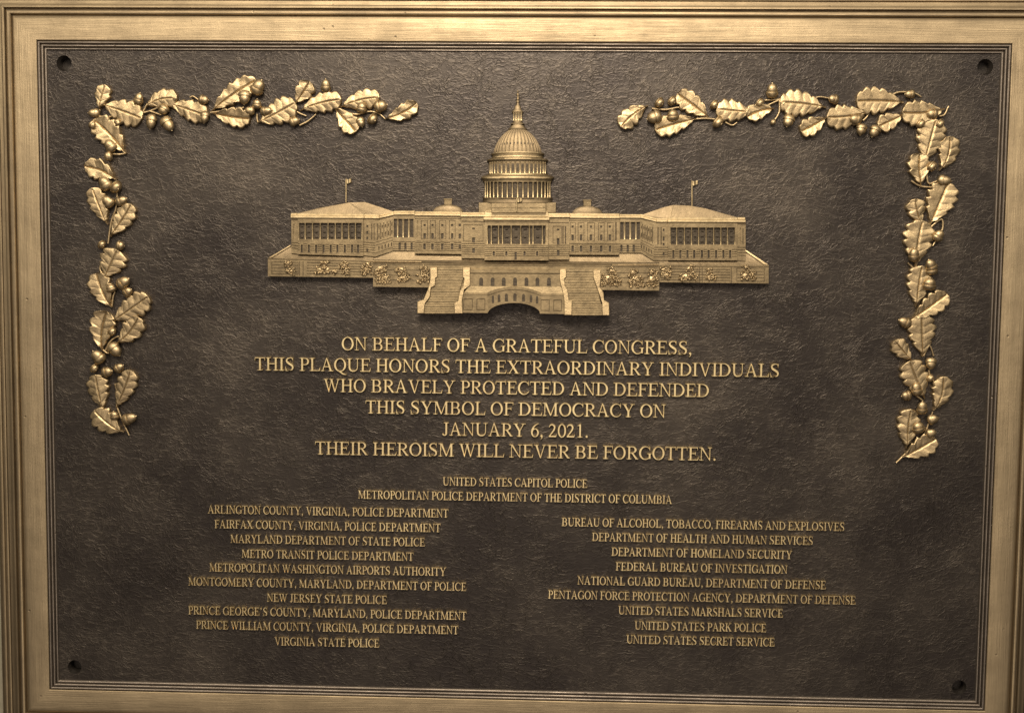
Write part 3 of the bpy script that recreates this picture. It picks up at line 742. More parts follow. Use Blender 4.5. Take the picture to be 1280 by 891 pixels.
# ------------------------------------------------------------------ the domed building in relief
def area2(P): return sum(P[i][0] * P[(i + 1) % len(P)][1] - P[(i + 1) % len(P)][0] * P[i][1] for i in range(len(P)))
def inset(P, c):
    out = []; n = len(P)
    for i in range(n):
        a, b, d = Vector(P[i - 1][:2]), Vector(P[i][:2]), Vector(P[(i + 1) % n][:2])
        e1, e2 = (b - a).normalized(), (d - b).normalized()
        n1, n2 = Vector((-e1.y, e1.x)), Vector((-e2.y, e2.x))
        m_ = n1 + n2; k = m_.dot(n1)
        q = b + m_ * (c / max(k, 0.35))
        out.append((q.x, q.y))
    return out
def prism(mb, pts, z, z0=-0.3, ch=0.5):
    """polygon given on the photograph, raised to height z (one value or one per corner), edges chamfered"""
    zs = list(z) if hasattr(z, '__len__') else [z] * len(pts)
    P = [at(p[0], p[1], q) for p, q in zip(pts, zs)]
    if area2(P) < 0: P = P[::-1]; zs = zs[::-1]
    n = len(P); I = inset(P, ch * PXU)
    vs = [(I[i][0], I[i][1], zs[i] * PXU) for i in range(n)] + [(P[i][0], P[i][1], (zs[i] - ch) * PXU) for i in range(n)] + [(P[i][0], P[i][1], z0 * PXU) for i in range(n)]
    fs = [list(range(n))]
    for k in (0, 1):
        for i in range(n):
            j = (i + 1) % n
            fs.append([k * n + j, k * n + i, (k + 1) * n + i, (k + 1) * n + j])
    mb.add(vs, fs)
def box(mb, x0, y0, x1, y1, z, z0=-0.3, ch=0.4): prism(mb, [(x0, y0), (x1, y0), (x1, y1), (x0, y1)], z, z0, ch)

relief_mb = MB()
# sloping terrace top reaching back behind the building
def interp(x, pts):
    for (a, ya), (b, yb) in zip(pts[:-1], pts[1:]):
        if x <= b: return ya + (yb - ya) * (x - a) / (b - a)
    return pts[-1][1]
FR = [(334.4, 323.4), (466.0, 326.9), (466.4, 330.4), (824.0, 333.9), (824.4, 331.6), (961.1, 332.6)]
BK = [(334.4, 323.0), (362.0, 306.6), (640.0, 308.0), (932.0, 312.0), (961.1, 331.9)]
XS = sorted({334.4, 362.0, 932.0, 961.1, 466.0, 466.4, 824.0, 824.4} | {334.4 + 626.7 * i / 60 for i in range(61)})
NR = 8
for x in XS:
    yb, yf = interp(x, BK), interp(x, FR)
    for k in range(NR + 1):
        t = k / NR; y = yb + (yf - yb) * t
        zf = 11.8 + (4.0 if 466.2 < x < 824.2 else 0.0) * max(0.0, t - 0.75) * 4
        zb = 2.2 + 9.6 * max(0.0, 1 - min(abs(x - 334.4), abs(x - 961.1)) / 28.5)
        relief_mb.v.append(at(x, y, zb + (zf - zb) * t ** 1.5))
for i in range(len(XS) - 1):
    for k in range(NR):
        a = i * (NR + 1) + k; relief_mb.f.append([a + 1, a + NR + 2, a + NR + 1, a])
relief = build(relief_mb, 'building_relief', M_ROOF, plaque)
relief.scale.z = 0.82
def part(mb, name, mat=None, smooth=None): return build(mb, name, mat or M_FACADE, relief, smooth)
WINS = []
def facade(mb, quad, zs, cells, z0=-0.3, uv=False):
    """a wall face cut into cells: each rectangle (x0, y0, x1, y1, depth, is_window) sinks or lifts a piece of it"""
    TL, TR, BR, BL = quad
    zs = zs if hasattr(zs, '__len__') else [zs] * 4
    def pt(u, v):
        x = (TL[0] * (1 - u) + TR[0] * u) * (1 - v) + (BL[0] * (1 - u) + BR[0] * u) * v
        y = (TL[1] * (1 - u) + TR[1] * u) * (1 - v) + (BL[1] * (1 - u) + BR[1] * u) * v
        z = (zs[0] * (1 - u) + zs[1] * u) * (1 - v) + (zs[3] * (1 - u) + zs[2] * u) * v
        return x, y, z
    R = []
    for c in cells:
        if uv: u0, v0, u1, v1 = c[:4]
        else:
            u0 = (c[0] - TL[0]) / (TR[0] - TL[0]); u1 = (c[2] - TL[0]) / (TR[0] - TL[0]); um = (u0 + u1) / 2
            yt = TL[1] * (1 - um) + TR[1] * um; yb = BL[1] * (1 - um) + BR[1] * um
            v0 = (c[1] - yt) / (yb - yt); v1 = (c[3] - yt) / (yb - yt)
        thin = min(abs((u1 - u0) * (TR[0] - TL[0])), abs((v1 - v0) * (BL[1] - TL[1]))) < 1.7
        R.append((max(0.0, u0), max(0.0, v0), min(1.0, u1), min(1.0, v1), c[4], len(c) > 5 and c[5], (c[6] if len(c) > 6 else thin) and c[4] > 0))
    us = sorted({round(q, 5) for r in R for q in (r[0], r[2])} | {0.0, 1.0}); vs = sorted({round(q, 5) for r in R for q in (r[1], r[3])} | {0.0, 1.0})
    nu, nv = len(us) - 1, len(vs) - 1
    R = [(a, b, c, d, (e_ * 2.0 if 0 < e_ < 1.05 else e_ * 1.8 if e_ < 0 else e_ * 1.4), w_, x_) for (a, b, c, d, e_, w_, x_) in R]
    dep = np.zeros((nv, nu)); oxi = np.zeros((nv, nu), bool)
    for r in R:
        for j in range(nv):
            vm = (vs[j] + vs[j + 1]) / 2
            if not r[1] < vm < r[3]: continue
            for i in range(nu):
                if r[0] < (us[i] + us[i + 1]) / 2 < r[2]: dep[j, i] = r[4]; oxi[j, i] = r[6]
    flat = (pt(0.5, 0.5))
    def P3(u, v, d):
        x, y, z = pt(u, v); a = at(x, y, z); return (a[0], a[1], (z - d) * PXU)
    def quadf(a, b, c, d): n = len(mb.v); mb.v += [a, b, c, d]; mb.f.append([n, n + 1, n + 2, n + 3])
    for j in range(nv):
        for i in range(nu):
            d = dep[j, i]; u0, u1, v0, v1 = us[i], us[i + 1], vs[j], vs[j + 1]
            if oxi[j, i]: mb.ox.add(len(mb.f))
            quadf(P3(u0, v1, d), P3(u1, v1, d), P3(u1, v0, d), P3(u0, v0, d))
            d2 = dep[j, i + 1] if i + 1 < nu else None
            if d2 is None: d2 = pt(1, .5)[2] - z0
            if d2 != d: quadf(P3(u1, v1, d), P3(u1, v1, d2), P3(u1, v0, d2), P3(u1, v0, d))
            if i == 0: d2 = pt(0, .5)[2] - z0; quadf(P3(u0, v0, d), P3(u0, v0, d2), P3(u0, v1, d2), P3(u0, v1, d))
            d2 = dep[j + 1, i] if j + 1 < nv else pt(.5, 1)[2] - z0
            if d2 != d: quadf(P3(u0, v1, d), P3(u0, v1, d2), P3(u1, v1, d2), P3(u1, v1, d))
            if j == 0: d2 = pt(.5, 0)[2] - z0; quadf(P3(u1, v0, d), P3(u1, v0, d2), P3(u0, v0, d2), P3(u0, v0, d))
    for r in R:
        if r[5]:
            w_ = MB(); d = r[4] - 0.12; eu = (r[2] - r[0]) * 0.01; ev = (r[3] - r[1]) * 0.01
            w_.add([P3(r[0] + eu, r[3] - ev, d), P3(r[2] - eu, r[3] - ev, d), P3(r[2] - eu, r[1] + ev, d), P3(r[0] + eu, r[1] + ev, d)], [[0, 1, 2, 3]])
            WINS.append(w_)
COLS = []
def column(x, y0, y1, z, r=0.85, flat=1.0):
    """round column standing in front of a recess, with base and capital"""
    mb = MB(); n = 12; r = r * 1.15
    a, b = Vector(at(x, y1, z)), Vector(at(x, y0, z)); ax = b - a; L = ax.length / PXU
    prof = [(0, 1.45), (0.9, 1.45), (1.1, 1.15), (1.6, 1.0), (L - 2.0, 0.86), (L - 1.6, 1.05), (L - 0.9, 1.4), (L, 1.55)]
    e1 = Vector((1, 0, 0)); e2 = Vector((0, 0, 1)); d = ax.normalized()
    for (s, k) in prof:
        for i in range(n):
            q = 2 * math.pi * i / n
            mb.v.append(tuple(a + d * (s * PXU) + (e1 * math.cos(q) + e2 * math.sin(q) * flat) * (k * r * PXU)))
    for j in range(len(prof) - 1):
        for i in range(n): mb.f.append([j * n + i, j * n + (i + 1) % n, (j + 1) * n + (i + 1) % n, (j + 1) * n + i][::-1])
    COLS.append(mb)
def courses(x0, x1, ys, d=1.1, t=0.75): return [(x0, y, x1, y + t, d) for y in ys]
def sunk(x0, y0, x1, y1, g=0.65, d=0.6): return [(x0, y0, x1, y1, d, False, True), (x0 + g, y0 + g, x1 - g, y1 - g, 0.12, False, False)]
def winrow(xs, y0, y1, w_, d=1.6): return [(x - w_ / 2, y0, x + w_ / 2, y1, d, True) for x in xs]
def surround(xs, y0, y1, w_, d=-0.35): return [(x - w_ / 2, y0, x + w_ / 2, y1, d) for x in xs]
def cv(o, s, X, Y): return (o[0] + X / s, o[1] + Y / s)

# --- left wing
wl = MB()
O1, S1 = (325, 215), 5.94
X1 = lambda X: O1[0] + X / S1
Y1 = lambda Y: O1[1] + Y / S1
lw = [X1(q) for q in (308, 361, 415, 470, 523, 573, 628, 682, 727)]
bays = [X1(q) for q in (285, 333, 387, 445, 503, 557, 607, 657, 707, 755)]
facade(wl, [(371.8, 272.5), (453.8, 272.8), (453.8, 320.3), (371.8, 317.8)], 12.5,
       courses(372, 453.8, (305.5, 308.2, 310.9, 313.4)) + surround(lw, 304.8, 316.6, 4.4) + winrow(lw, 306, 316, 2.6)
       + [(a + 0.2, Y1(378), b - 0.2, Y1(500), 3.6, True) for a, b in zip(bays[:-1], bays[1:])])
facade(wl, [(363.8, 272.5), (372.2, 272.5), (372.2, 317.6), (363.8, 316.6)], 9.5, [(366, 280, 368.2, 299, 1.0)] + courses(363.8, 372, (303, 306.5, 310)))
facade(wl, [(453.4, 272.6), (469.2, 272.8), (469.2, 321.0), (453.4, 319.2)], 10.0,
       courses(453.4, 469, (303, 306, 309, 312, 315)) + [(464, 279.5, 465, 300, 0.8), (467, 279.5, 467.8, 300, 0.8)] + [(X1(795) - 1.1, y, X1(795) + 1.1, y + h_, 1.4, True) for y, h_ in ((281.5, 3), (289, 3.4), (296, 3.4), (311, 3.6))])
sidecells = []
for k in range(5):
    u = 0.10 + 0.18 * k
    sidecells += [(u, .16, u + .045, .58, 0.7), (u + .08, .22, u + .14, .30, 1.0), (u + .08, .42, u + .14, .54, 1.0), (u + .07, .76, u + .13, .86, 1.2)]
sidecells += [(0, .62, 1, .635, 0.4), (0, .70, 1, .712, 0.4), (0, .90, 1, .912, 0.4)]
facade(wl, [(468.9, 272.8), (491.2, 268.2), (491.2, 313.6), (468.9, 321.0)], [10, 5.5, 5.5, 10], sidecells, uv=True)
part(wl, 'wing')
# --- right wing
wr = MB()
X5 = lambda X: 820 + X / 5.94
Y5 = lambda Y: 215 + Y / 5.94
rw = [X5(q) for q in (130, 182, 235, 285, 342, 392, 448, 502, 552)]
baysr = [X5(q) for q in (106, 155, 212, 265, 318, 373, 430, 483, 533, 590)]
facade(wr, [(835.2, 277.6), (921.9, 277.8), (921.9, 325.6), (835.2, 325.4)], 12.5,
       courses(835, 922, (311.5, 314.4, 317.2, 320.2)) + surround(rw, 311.6, 323, 4.4) + winrow(rw, 312.8, 322.6, 2.6)
       + [(a + 0.2, Y5(412), b - 0.2, Y5(540), 3.6, True) for a, b in zip(baysr[:-1], baysr[1:])])
facade(wr, [(921.5, 277.8), (932.3, 278.0), (932.3, 326.4), (921.5, 326.0)], 9.5, [(924.5, 285, 926.5, 305, 1.0), (928.5, 285, 929.5, 305, .8)] + courses(921.5, 932.3, (309, 312, 315.5, 319)))
facade(wr, [(817.5, 277.0), (835.6, 277.6), (835.6, 326.0), (817.5, 326.0)], 10.0,
       courses(817.5, 835, (309, 312, 315, 318, 321)) + [(822, 284, 823.3, 306, .8), (826, 284, 827.2, 306, .8)] + [(829.7 - 1.1, y, 829.7 + 1.1, y + h_, 1.4, True) for y, h_ in ((286, 3.2), (296, 5), (304, 3), (316, 3.6))])
side2 = [(1 - c[2], c[1], 1 - c[0], c[3], c[4]) for c in sidecells]
facade(wr, [(800.6, 272.6), (817.8, 277.0), (817.8, 326.0), (800.6, 315.8)], [5.5, 10, 10, 5.5], side2, uv=True)
part(wr, 'wing')
for a in bays: column(a, Y1(376), Y1(503), 11.2)
for a in baysr: column(a, Y5(410), Y5(543), 11.2)
# --- recessed links
lk = MB()
X2 = lambda X: 475 + X / 8.907
Y2 = lambda Y: 240 + Y / 8.907
facade(lk, [(490.8, 268.0), (518.6, 268.0), (518.6, 313.4), (490.8, 313.2)], 6.5,
       courses(490.8, 518.6, (302, 305, 308, 310.6), .35) + [(X2(a), Y2(300), X2(b), Y2(505), 2.6, True) for a, b in ((152, 186), (204, 247), (266, 311), (330, 372))] + [(X2(a), Y2(565), X2(b), Y2(645), 1.6, True) for a, b in ((205, 230), (270, 294), (340, 362))])
part(lk, 'connecting_wall')
lk = MB()
X4 = lambda X: 690 + X / 8.533
Y4 = lambda Y: 240 + Y / 8.533
facade(lk, [(774.0, 272.0), (801.0, 272.4), (801.0, 316.0), (774.0, 316.0)], 6.5,
       courses(774, 801, (305, 308, 311, 313.6), .35) + [(X4(a), Y4(320), X4(b), Y4(505), 2.6, True) for a, b in ((727, 765), (783, 825), (845, 887), (905, 940))] + [(X4(a), Y4(565), X4(b), Y4(640), 1.6, True) for a, b in ((730, 752), (797, 820), (860, 884))])
part(lk, 'connecting_wall')
for X in (195, 256, 320): column(X2(X), Y2(298), Y2(508), 6.3, 0.7)
for X in (774, 835, 896): column(X4(X), Y4(318), Y4(508), 6.3, 0.7)
# --- middle blocks with the small domes
mbk = MB()
xs = [X2(q) for q in (495, 583, 692, 802)]
facade(mbk, [(518.2, 268.0), (576.9, 268.0), (576.9, 317.6), (518.2, 316.9)], 9.5,
       courses(518.2, 577, (303.2, 305.6, 308, 310.4, 312.8)) + [(518.2, 300.4, 577, 301.6, -0.6), (518.2, 314.2, 577, 318, -0.7), (518.2, 273.2, 577, 274, .5), (X2(410), Y2(320), X2(426), Y2(505), 1.0)]
       + [q for a, b in ((455, 530), (556, 618), (657, 735), (768, 838)) for q in sunk(X2(a), Y2(315), X2(b), Y2(522))] + [(X2(874), Y2(355), X2(900), Y2(385), 1.2, True), (X2(874), Y2(465), X2(900), Y2(520), 1.2, True), (X2(876), Y2(585), X2(900), Y2(630), 1.2, True)]
       + winrow(xs, 280.2, 282.8, 2.7) + surround(xs, 290.6, 299, 4.6, .1) + winrow(xs, 291.8, 298.6, 3.0, 1.9) + surround(xs, 303.4, 313, 5.0, -.3) + winrow(xs, 304.6, 312, 3.2, 1.7))
part(mbk, 'middle_block')
mbk = MB()
xs = [X4(q) for q in (220, 310, 415, 525, 618)]
facade(mbk, [(711.6, 271.0), (774.2, 271.5), (774.2, 318.6), (711.6, 318.4)], 9.5,
       courses(711.6, 774, (305.2, 307.6, 310, 312.4, 314.8)) + [(711.6, 303.2, 774, 304.2, -0.6), (711.6, 316, 774, 319, -0.7), (711.6, 276, 774, 276.8, .5), (X4(676), Y4(325), X4(690), Y4(520), .9)]
       + [q for a, b in ((196, 252), (276, 344), (378, 458), (494, 560), (590, 655)) for q in sunk(X4(a), Y4(325), X4(b), Y4(522))]
       + winrow(xs, 282, 284.8, 2.8) + surround(xs, 292.4, 301.2, 4.8, .1) + winrow(xs, 293.4, 300.8, 3.0, 1.9) + surround(xs, 306, 315.6, 5.2, -.3) + winrow(xs, 307.2, 314.8, 3.2, 1.7))
part(mbk, 'middle_block')
# --- corner blocks
cb = MB()
xc_ = X2(1040)
facade(cb, [(576.6, 271.0), (606.8, 271.5), (606.8, 323.2), (576.6, 322.9)], 11.2,
       courses(577, 606.5, (304.6, 307.2, 309.8, 312.4, 315, 317.6)) + [(577, 276.4, 606, 277.4, .5), (576.6, 319.6, 607, 323.4, -.6), *sunk(579, 281, 604, 302)] + [(xc_ - 1.7, 284.6, xc_ + 1.7, 286.9, 1.3, True), (xc_ - 2.8, 295.2, xc_ + 2.8, 304, -.2), (xc_ - 1.8, 297, xc_ + 1.8, 303.2, 1.5, True), (xc_ - 1.7, 310, xc_ + 1.7, 316.4, 1.4, True)])
part(cb, 'corner_block')
cb = MB()
xc_ = X4(66)
facade(cb, [(685.8, 272.5), (711.5, 272.6), (711.5, 324.5), (685.8, 324.5)], 11.2,
       courses(686, 711.5, (306.4, 309, 311.6, 314.2, 316.8, 319.2)) + [(686, 278, 711, 279, .5), (686, 321.2, 712, 325, -.6), (703, 283, 704.4, 305, .7), (706.2, 283, 707.6, 305, .7), *sunk(691, 282.6, 702, 304.6)] + [(xc_ - 1.6, 286, xc_ + 1.6, 288.2, 1.3, True), (xc_ - 2.6, 296.4, xc_ + 2.6, 306.4, -.2), (xc_ - 1.7, 298, xc_ + 1.7, 305.8, 1.5, True), (xc_ - 1.6, 312.8, xc_ + 1.6, 319.4, 1.4, True)])
part(cb, 'corner_block')
# --- central portico
X3 = lambda X: 590 + X / 9.375
Y3 = lambda Y: 240 + Y / 9.375
po = MB()
px5 = [X3(q) for q in (257, 405, 617, 765)]
pcol = [X3(q) for q in (177, 225, 310, 357, 458, 570, 672, 715, 825, 868)]
facade(po, [(606.0, 275.0), (685.6, 275.4), (685.4, 325.6), (605.6, 325.2)], 14.0,
       courses(606, 685.5, (309.4, 312, 314.6, 317.2, 319.6)) + [(606, 322, 686, 325.7, -.7), (606, 277.6, 686, 278.3, .5), (606, 305.6, 685.6, 306.6, -.6)] + surround(px5, 313, 320.6, 4.8) + winrow(px5, 314.2, 319.8, 2.7) + [(X3(500), 314.8, X3(526), 325, 1.6, True)]
       + [(a + 0.2, 281.8, b - 0.2, 305.2, 4.2, True) for a, b in zip(pcol[:-1], pcol[1:])])
part(po, 'portico')
for a in pcol: column(a, 281.5, 305.8, 12.6, 0.92)
# small door and window hoods standing at the back of the colonnades
hd = MB()
for a, b in zip(pcol[:-1], pcol[1:]):
    if b - a > 7:
        for yy in (285.2, 295.5): box(hd, (a + b) / 2 - 1.9, yy, (a + b) / 2 + 1.9, yy + 1.1, 11.0, 9.0, .2)
for bs, f_ in ((bays, Y1), (baysr, Y5)):
    y0 = 281.5 if f_ is Y1 else 287.2
    for a, b in zip(bs[:-1], bs[1:]):
        for k in (1.0, 8.0, 14.5): box(hd, (a + b) / 2 - 1.5, y0 + k, (a + b) / 2 + 1.5, y0 + k + 0.9, 9.7, 7.5, .2)
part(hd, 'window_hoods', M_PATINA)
# --- cornices and parapets
co = MB()
def strip(pts_top, pts_bot, z, ch=.5): prism(co, pts_top + pts_bot[::-1], z, ch=ch)
def cornice(xa, ya, xb, yb, h, za, zb, ch=.5): prism(co, [(xa, ya), (xb, yb), (xb, yb + h), (xa, ya + h)], [za + 1.0, zb + 1.0, zb + 1.0, za + 1.0], ch=ch)
cornice(370.6, 266.6, 454.6, 267.2, 2.9, 12.4, 12.4); cornice(362.4, 269.2, 454.8, 269.8, 3.3, 14.2, 14.2); cornice(362.8, 266.4, 371.0, 266.4, 3.0, 10.2, 10.2)
cornice(454.0, 267.6, 474.0, 268.0, 2.6, 10.6, 10.6); cornice(454.0, 270.0, 474.0, 270.4, 3.0, 12.0, 12.0); cornice(473.6, 268.0, 492.2, 264.2, 2.2, 10.4, 6.6); cornice(473.6, 270.2, 492.2, 266.2, 2.9, 11.8, 7.6)
cornice(491.8, 263.6, 518.4, 263.4, 2.4, 6.8, 6.8); cornice(491.8, 265.8, 518.4, 265.6, 2.9, 8.4, 8.4)
cornice(518.0, 264.2, 577.4, 264.6, 2.4, 10.0, 10.0); cornice(517.6, 266.4, 577.4, 266.9, 3.2, 11.8, 11.8)
cornice(575.4, 265.4, 606.6, 265.4, 2.4, 11.4, 11.4); cornice(575.0, 267.6, 606.6, 267.6, 3.4, 13.2, 13.2)
cornice(605.6, 264.0, 685.4, 264.3, 7.2, 13.2, 13.2); cornice(604.0, 271.4, 687.0, 271.7, 3.6, 16.6, 16.6); cornice(607.0, 263.4, 685.0, 263.7, 1.6, 14.4, 14.4, .4)
cornice(684.6, 266.4, 712.0, 266.4, 2.6, 11.4, 11.4); cornice(684.6, 268.6, 712.6, 268.6, 3.4, 13.2, 13.2)
cornice(711.6, 266.6, 774.6, 267.0, 2.6, 10.0, 10.0); cornice(711.6, 269.0, 775.0, 269.5, 3.6, 11.8, 11.8)
cornice(774.2, 267.8, 801.4, 268.0, 2.2, 6.8, 6.8); cornice(774.2, 269.8, 801.4, 270.0, 2.8, 8.4, 8.4)
cornice(800.6, 267.6, 821.0, 272.8, 2.2, 6.8, 10.4); cornice(800.6, 269.8, 821.0, 275.0, 2.8, 7.8, 11.8); cornice(820.6, 272.8, 836.4, 272.6, 2.4, 10.4, 10.4); cornice(820.6, 274.8, 836.6, 274.6, 3.0, 12.0, 12.0)
cornice(835.2, 271.6, 922.4, 272.0, 3.0, 12.4, 12.4); cornice(834.6, 274.4, 932.8, 274.8, 3.3, 14.2, 14.2); cornice(922.0, 271.6, 932.0, 271.6, 3.0, 10.2, 10.2)
part(co, 'cornice', M_EDGE)
# --- roofs
ro = MB()
prism(ro, [(368, 267.6), (400, 259.6), (436, 253.2), (462, 269.4), (454, 268.6)], [9.6, 6.6, 4.6, 9.0, 10], ch=.2)
prism(ro, [(436, 253.2), (456, 252.6), (492, 264.5), (473, 269.4), (462, 269.6)], [4.7, 4.0, 5.6, 9.4, 9.1], ch=.2)
part(ro, 'roof', M_ROOF)
ro = MB()
prism(ro, [(842, 256.2), (863, 257.2), (882, 260.6), (926, 273), (838, 273.2)], [4.4, 4.4, 5.4, 9.4, 9.6], ch=.2)
prism(ro, [(801.5, 268.8), (830, 259), (842, 256.2), (838, 273.4), (822, 274)], [5.6, 4.6, 4.3, 9.7, 9.4], ch=.2)
part(ro, 'roof', M_ROOF)
# --- domes: half-round, turned from a profile
def lathe(name, cx, prof, zbase, kz, ky, mod=None, n=72, mat=None, zin=-0.3, smooth=40):
    mb = MB()
    for (y, r) in prof:
        for i in range(n + 1):
            a = math.pi * i / n
            rr = r * (1 + (mod(y, a) if mod else 0))
            s = math.sin(a)
            yy = y - ky(y) * rr * s
            z = zbase + kz * rr * s
            mb.v.append(at(cx - rr * math.cos(a), yy, z))
    N = n + 1
    for j in range(len(prof) - 1):
        for i in range(n): mb.f.append([j * N + i, (j + 1) * N + i, (j + 1) * N + i + 1, j * N + i + 1])
    # close down to the panel along both flanks
    for e_, o in ((0, 1), (n, 0)):
        b0 = len(mb.v)
        for j in range(len(prof)):
            x, y, z = mb.v[j * N + e_]; mb.v.append((x, y, zin * PXU))
        for j in range(len(prof) - 1):
            q = [j * N + e_, (j + 1) * N + e_, b0 + j + 1, b0 + j]
            mb.f.append(q[::-1] if o else q)
    return part(mb, name, mat or M_DOME, smooth)
KY = lambda y: max(0.0, min(0.16, (224 - y) / 33 * 0.105))
CX = 647.0
dome_prof = [(163.6, 11.6), (164.4, 12.4), (166, 14.6), (168.4, 17.2), (171, 19.6), (174, 21.9), (177.5, 24.1), (181.5, 26.2), (185.5, 27.8), (189.5, 29.0), (192.4, 29.6)]
def ribs(y, a):
    if y > 190: return 0
    return 0.035 * (max(0.0, math.cos(a * 36)) ** 3) - (0.02 if 181 < y < 184 and math.cos(a * 36) < -0.3 else 0)
lathe('dome', CX, dome_prof, 3.0, 0.42, KY, ribs, n=216)
# oculi in the dome's lower zone
for i in range(11):
    a = math.pi * (i + 0.5 + 3.5) / 18
    r = 25.7
    x, y, z = CX - r * math.cos(a), 182.2 - KY(182) * r * math.sin(a), 3.0 + 0.42 * r * math.sin(a)
    mb = MB(); ww = 0.75 * max(.5, math.sin(a)); box(mb, x - ww, y - 1.3, x + ww, y + 1.3, z + 1.0, z - 1.5, .1); WINS.append(mb)
lathe('dome_cornice', CX, [(192.0, 30.0), (192.3, 33.0), (193.4, 33.4), (194.2, 33.2), (194.6, 31.6), (196.4, 31.4), (196.8, 32.4), (198.4, 33.0), (199.4, 36.4), (200.4, 38.3), (201.6, 38.4), (202.2, 37.6), (203.0, 36.4)], 2.4, 0.44, KY, mat=M_FACADE)
lathe('upper_drum', CX, [(202.6, 36.2), (218.6, 36.2)], 2.0, 0.42, KY)
for i in range(19):
    a = math.pi * (i + 0.5) / 19; r = 36.4
    for (dy0, dy1, nm) in ((204.5, 216.8, 'w'),):
        s = math.sin(a); ww = 1.55 * max(.3, s)
        x, z = CX - r * math.cos(a), 2.0 + 0.42 * r * s
        mb = MB(); y0, y1 = 206.4 - KY(206) * r * s, 215.6 - KY(215) * r * s
        box(mb, x - ww, y0, x + ww, y1, z + 0.18, z - 1.5, .1); WINS.append(mb)
    a = math.pi * i / 19
    if i and math.sin(a) > .25:
        s = math.sin(a); x, z = CX - r * math.cos(a), 2.1 + 0.42 * r * s
        column(x, 203.6 - KY(204) * r * s, 217.2 - KY(217) * r * s, z + .2, 0.62)
lathe('drum_ledge', CX, [(217.0, 36.6), (217.4, 38.0), (218.6, 38.2), (219.4, 40.0), (220.0, 43.2), (221.6, 45.6), (223.2, 45.8), (224.2, 44.2), (225.4, 43.6), (227.2, 43.4), (227.4, 41.0)], 2.2, 0.44, KY, mat=M_FACADE)
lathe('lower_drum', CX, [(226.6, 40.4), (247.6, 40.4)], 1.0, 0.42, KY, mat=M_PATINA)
for i in range(1, 20):
    a = math.pi * i / 20 ; r = 42.4; s = math.sin(a)
    if s < .2: continue
    column(CX - r * math.cos(a), 227.2, 247.4, 2.0 + 0.42 * r * s, 0.95)
lathe('drum_base', CX, [(246.8, 41.0), (247.0, 43.6), (248.6, 43.8), (249.4, 42.6), (252.6, 43.4), (253.4, 43.6)], 1.6, 0.42, lambda y: 0)
pl = MB(); box(pl, 598.2, 253.2, 695.0, 266, 10.5); box(pl, 614, 253.8, 682.4, 266, 21.4, ch=.4); box(pl, 613, 258.6, 683.4, 260.0, 22.2, 20, .3)
for k in range(2): pass
part(pl, 'plinth')
# lantern and figure on top
lathe('lantern', CX, [(131.4, 2.0), (132.4, 3.4), (134.6, 4.1), (136.0, 4.3), (137.6, 5.2), (139.8, 7.4), (141.0, 7.5), (141.6, 6.6), (142.0, 5.9), (150.6, 5.7), (151.4, 5.2), (153.4, 6.0), (154.6, 7.6), (155.0, 8.6), (156.0, 8.8), (156.3, 6.6), (157.4, 6.8), (157.8, 8.8), (160.6, 10.0), (161.0, 11.6), (162.8, 12.0), (163.3, 11.6), (163.5, 9.6), (164.6, 10.6)], 2.2, 0.55, KY)
for X in (-5.0, -3.0, -1.0, 1.0, 3.0, 5.0):
    r = 6.3; s = math.sqrt(max(0, 1 - (X / r) ** 2)); column(CX + X, 141.0, 151.0, 2.4 + .55 * r * s, 0.5)
for X in (-4.0, -2.0, 0.0, 2.0, 4.0):
    mb = MB(); r = 6.0; s = math.sqrt(1 - (X / r) ** 2); box(mb, CX + X - .45, 142.6, CX + X + .45, 149.6, 2.2 + .55 * r * s + .35, 0, .1); WINS.append(mb)
def figure_mod(y, a): return 0.12 * math.sin(3.1 * y) * math.cos(a)
lathe('statue', CX + 0.3, [(112.6, 0.15), (113.4, 0.5), (114.4, 0.85), (115.4, 0.9), (116.2, 0.55), (116.9, 1.3), (118.2, 1.75), (119.6, 1.5), (121.2, 1.35), (123.2, 1.7), (124.6, 1.9), (125.4, 1.3), (126.4, 1.9), (127.8, 2.1), (129.0, 1.6), (129.8, 1.7), (131.8, 2.3)], 1.8, 0.9, lambda y: 0, figure_mod, n=20)
# small saucer domes on the middle blocks
for (cx, yb, ya) in ((559.8, 265.2, 255.6), (734.0, 267.6, 257.0)):
    H = yb - ya
    pr = [(ya + H * (1 - math.cos(q)) , 18.6 * math.sin(q)) for q in [math.pi / 2 * k / 10 for k in range(1, 11)]]
    lathe('small_dome', cx, [(ya - .1, 4.2)] + [p for p in pr if p[1] > 4.4], 2.5, 0.22, lambda y: 0, lambda y, a: 0.012 * max(0, math.cos(a * 40)) ** 2, n=120, mat=M_ROOF)
    mb = MB(); box(mb, cx - 5.4, ya - 7.2, cx + 5.4, ya - 5.6, 4.6, ch=.3); box(mb, cx - 4.4, ya - 5.6, cx + 4.4, ya + 1.2, 3.2, ch=.2)
    for k in range(6): box(mb, cx - 4.6 + 1.75 * k, ya - 5.6, cx - 3.9 + 1.75 * k, ya + .6, 4.2, ch=.15)
    part(mb, 'lantern')
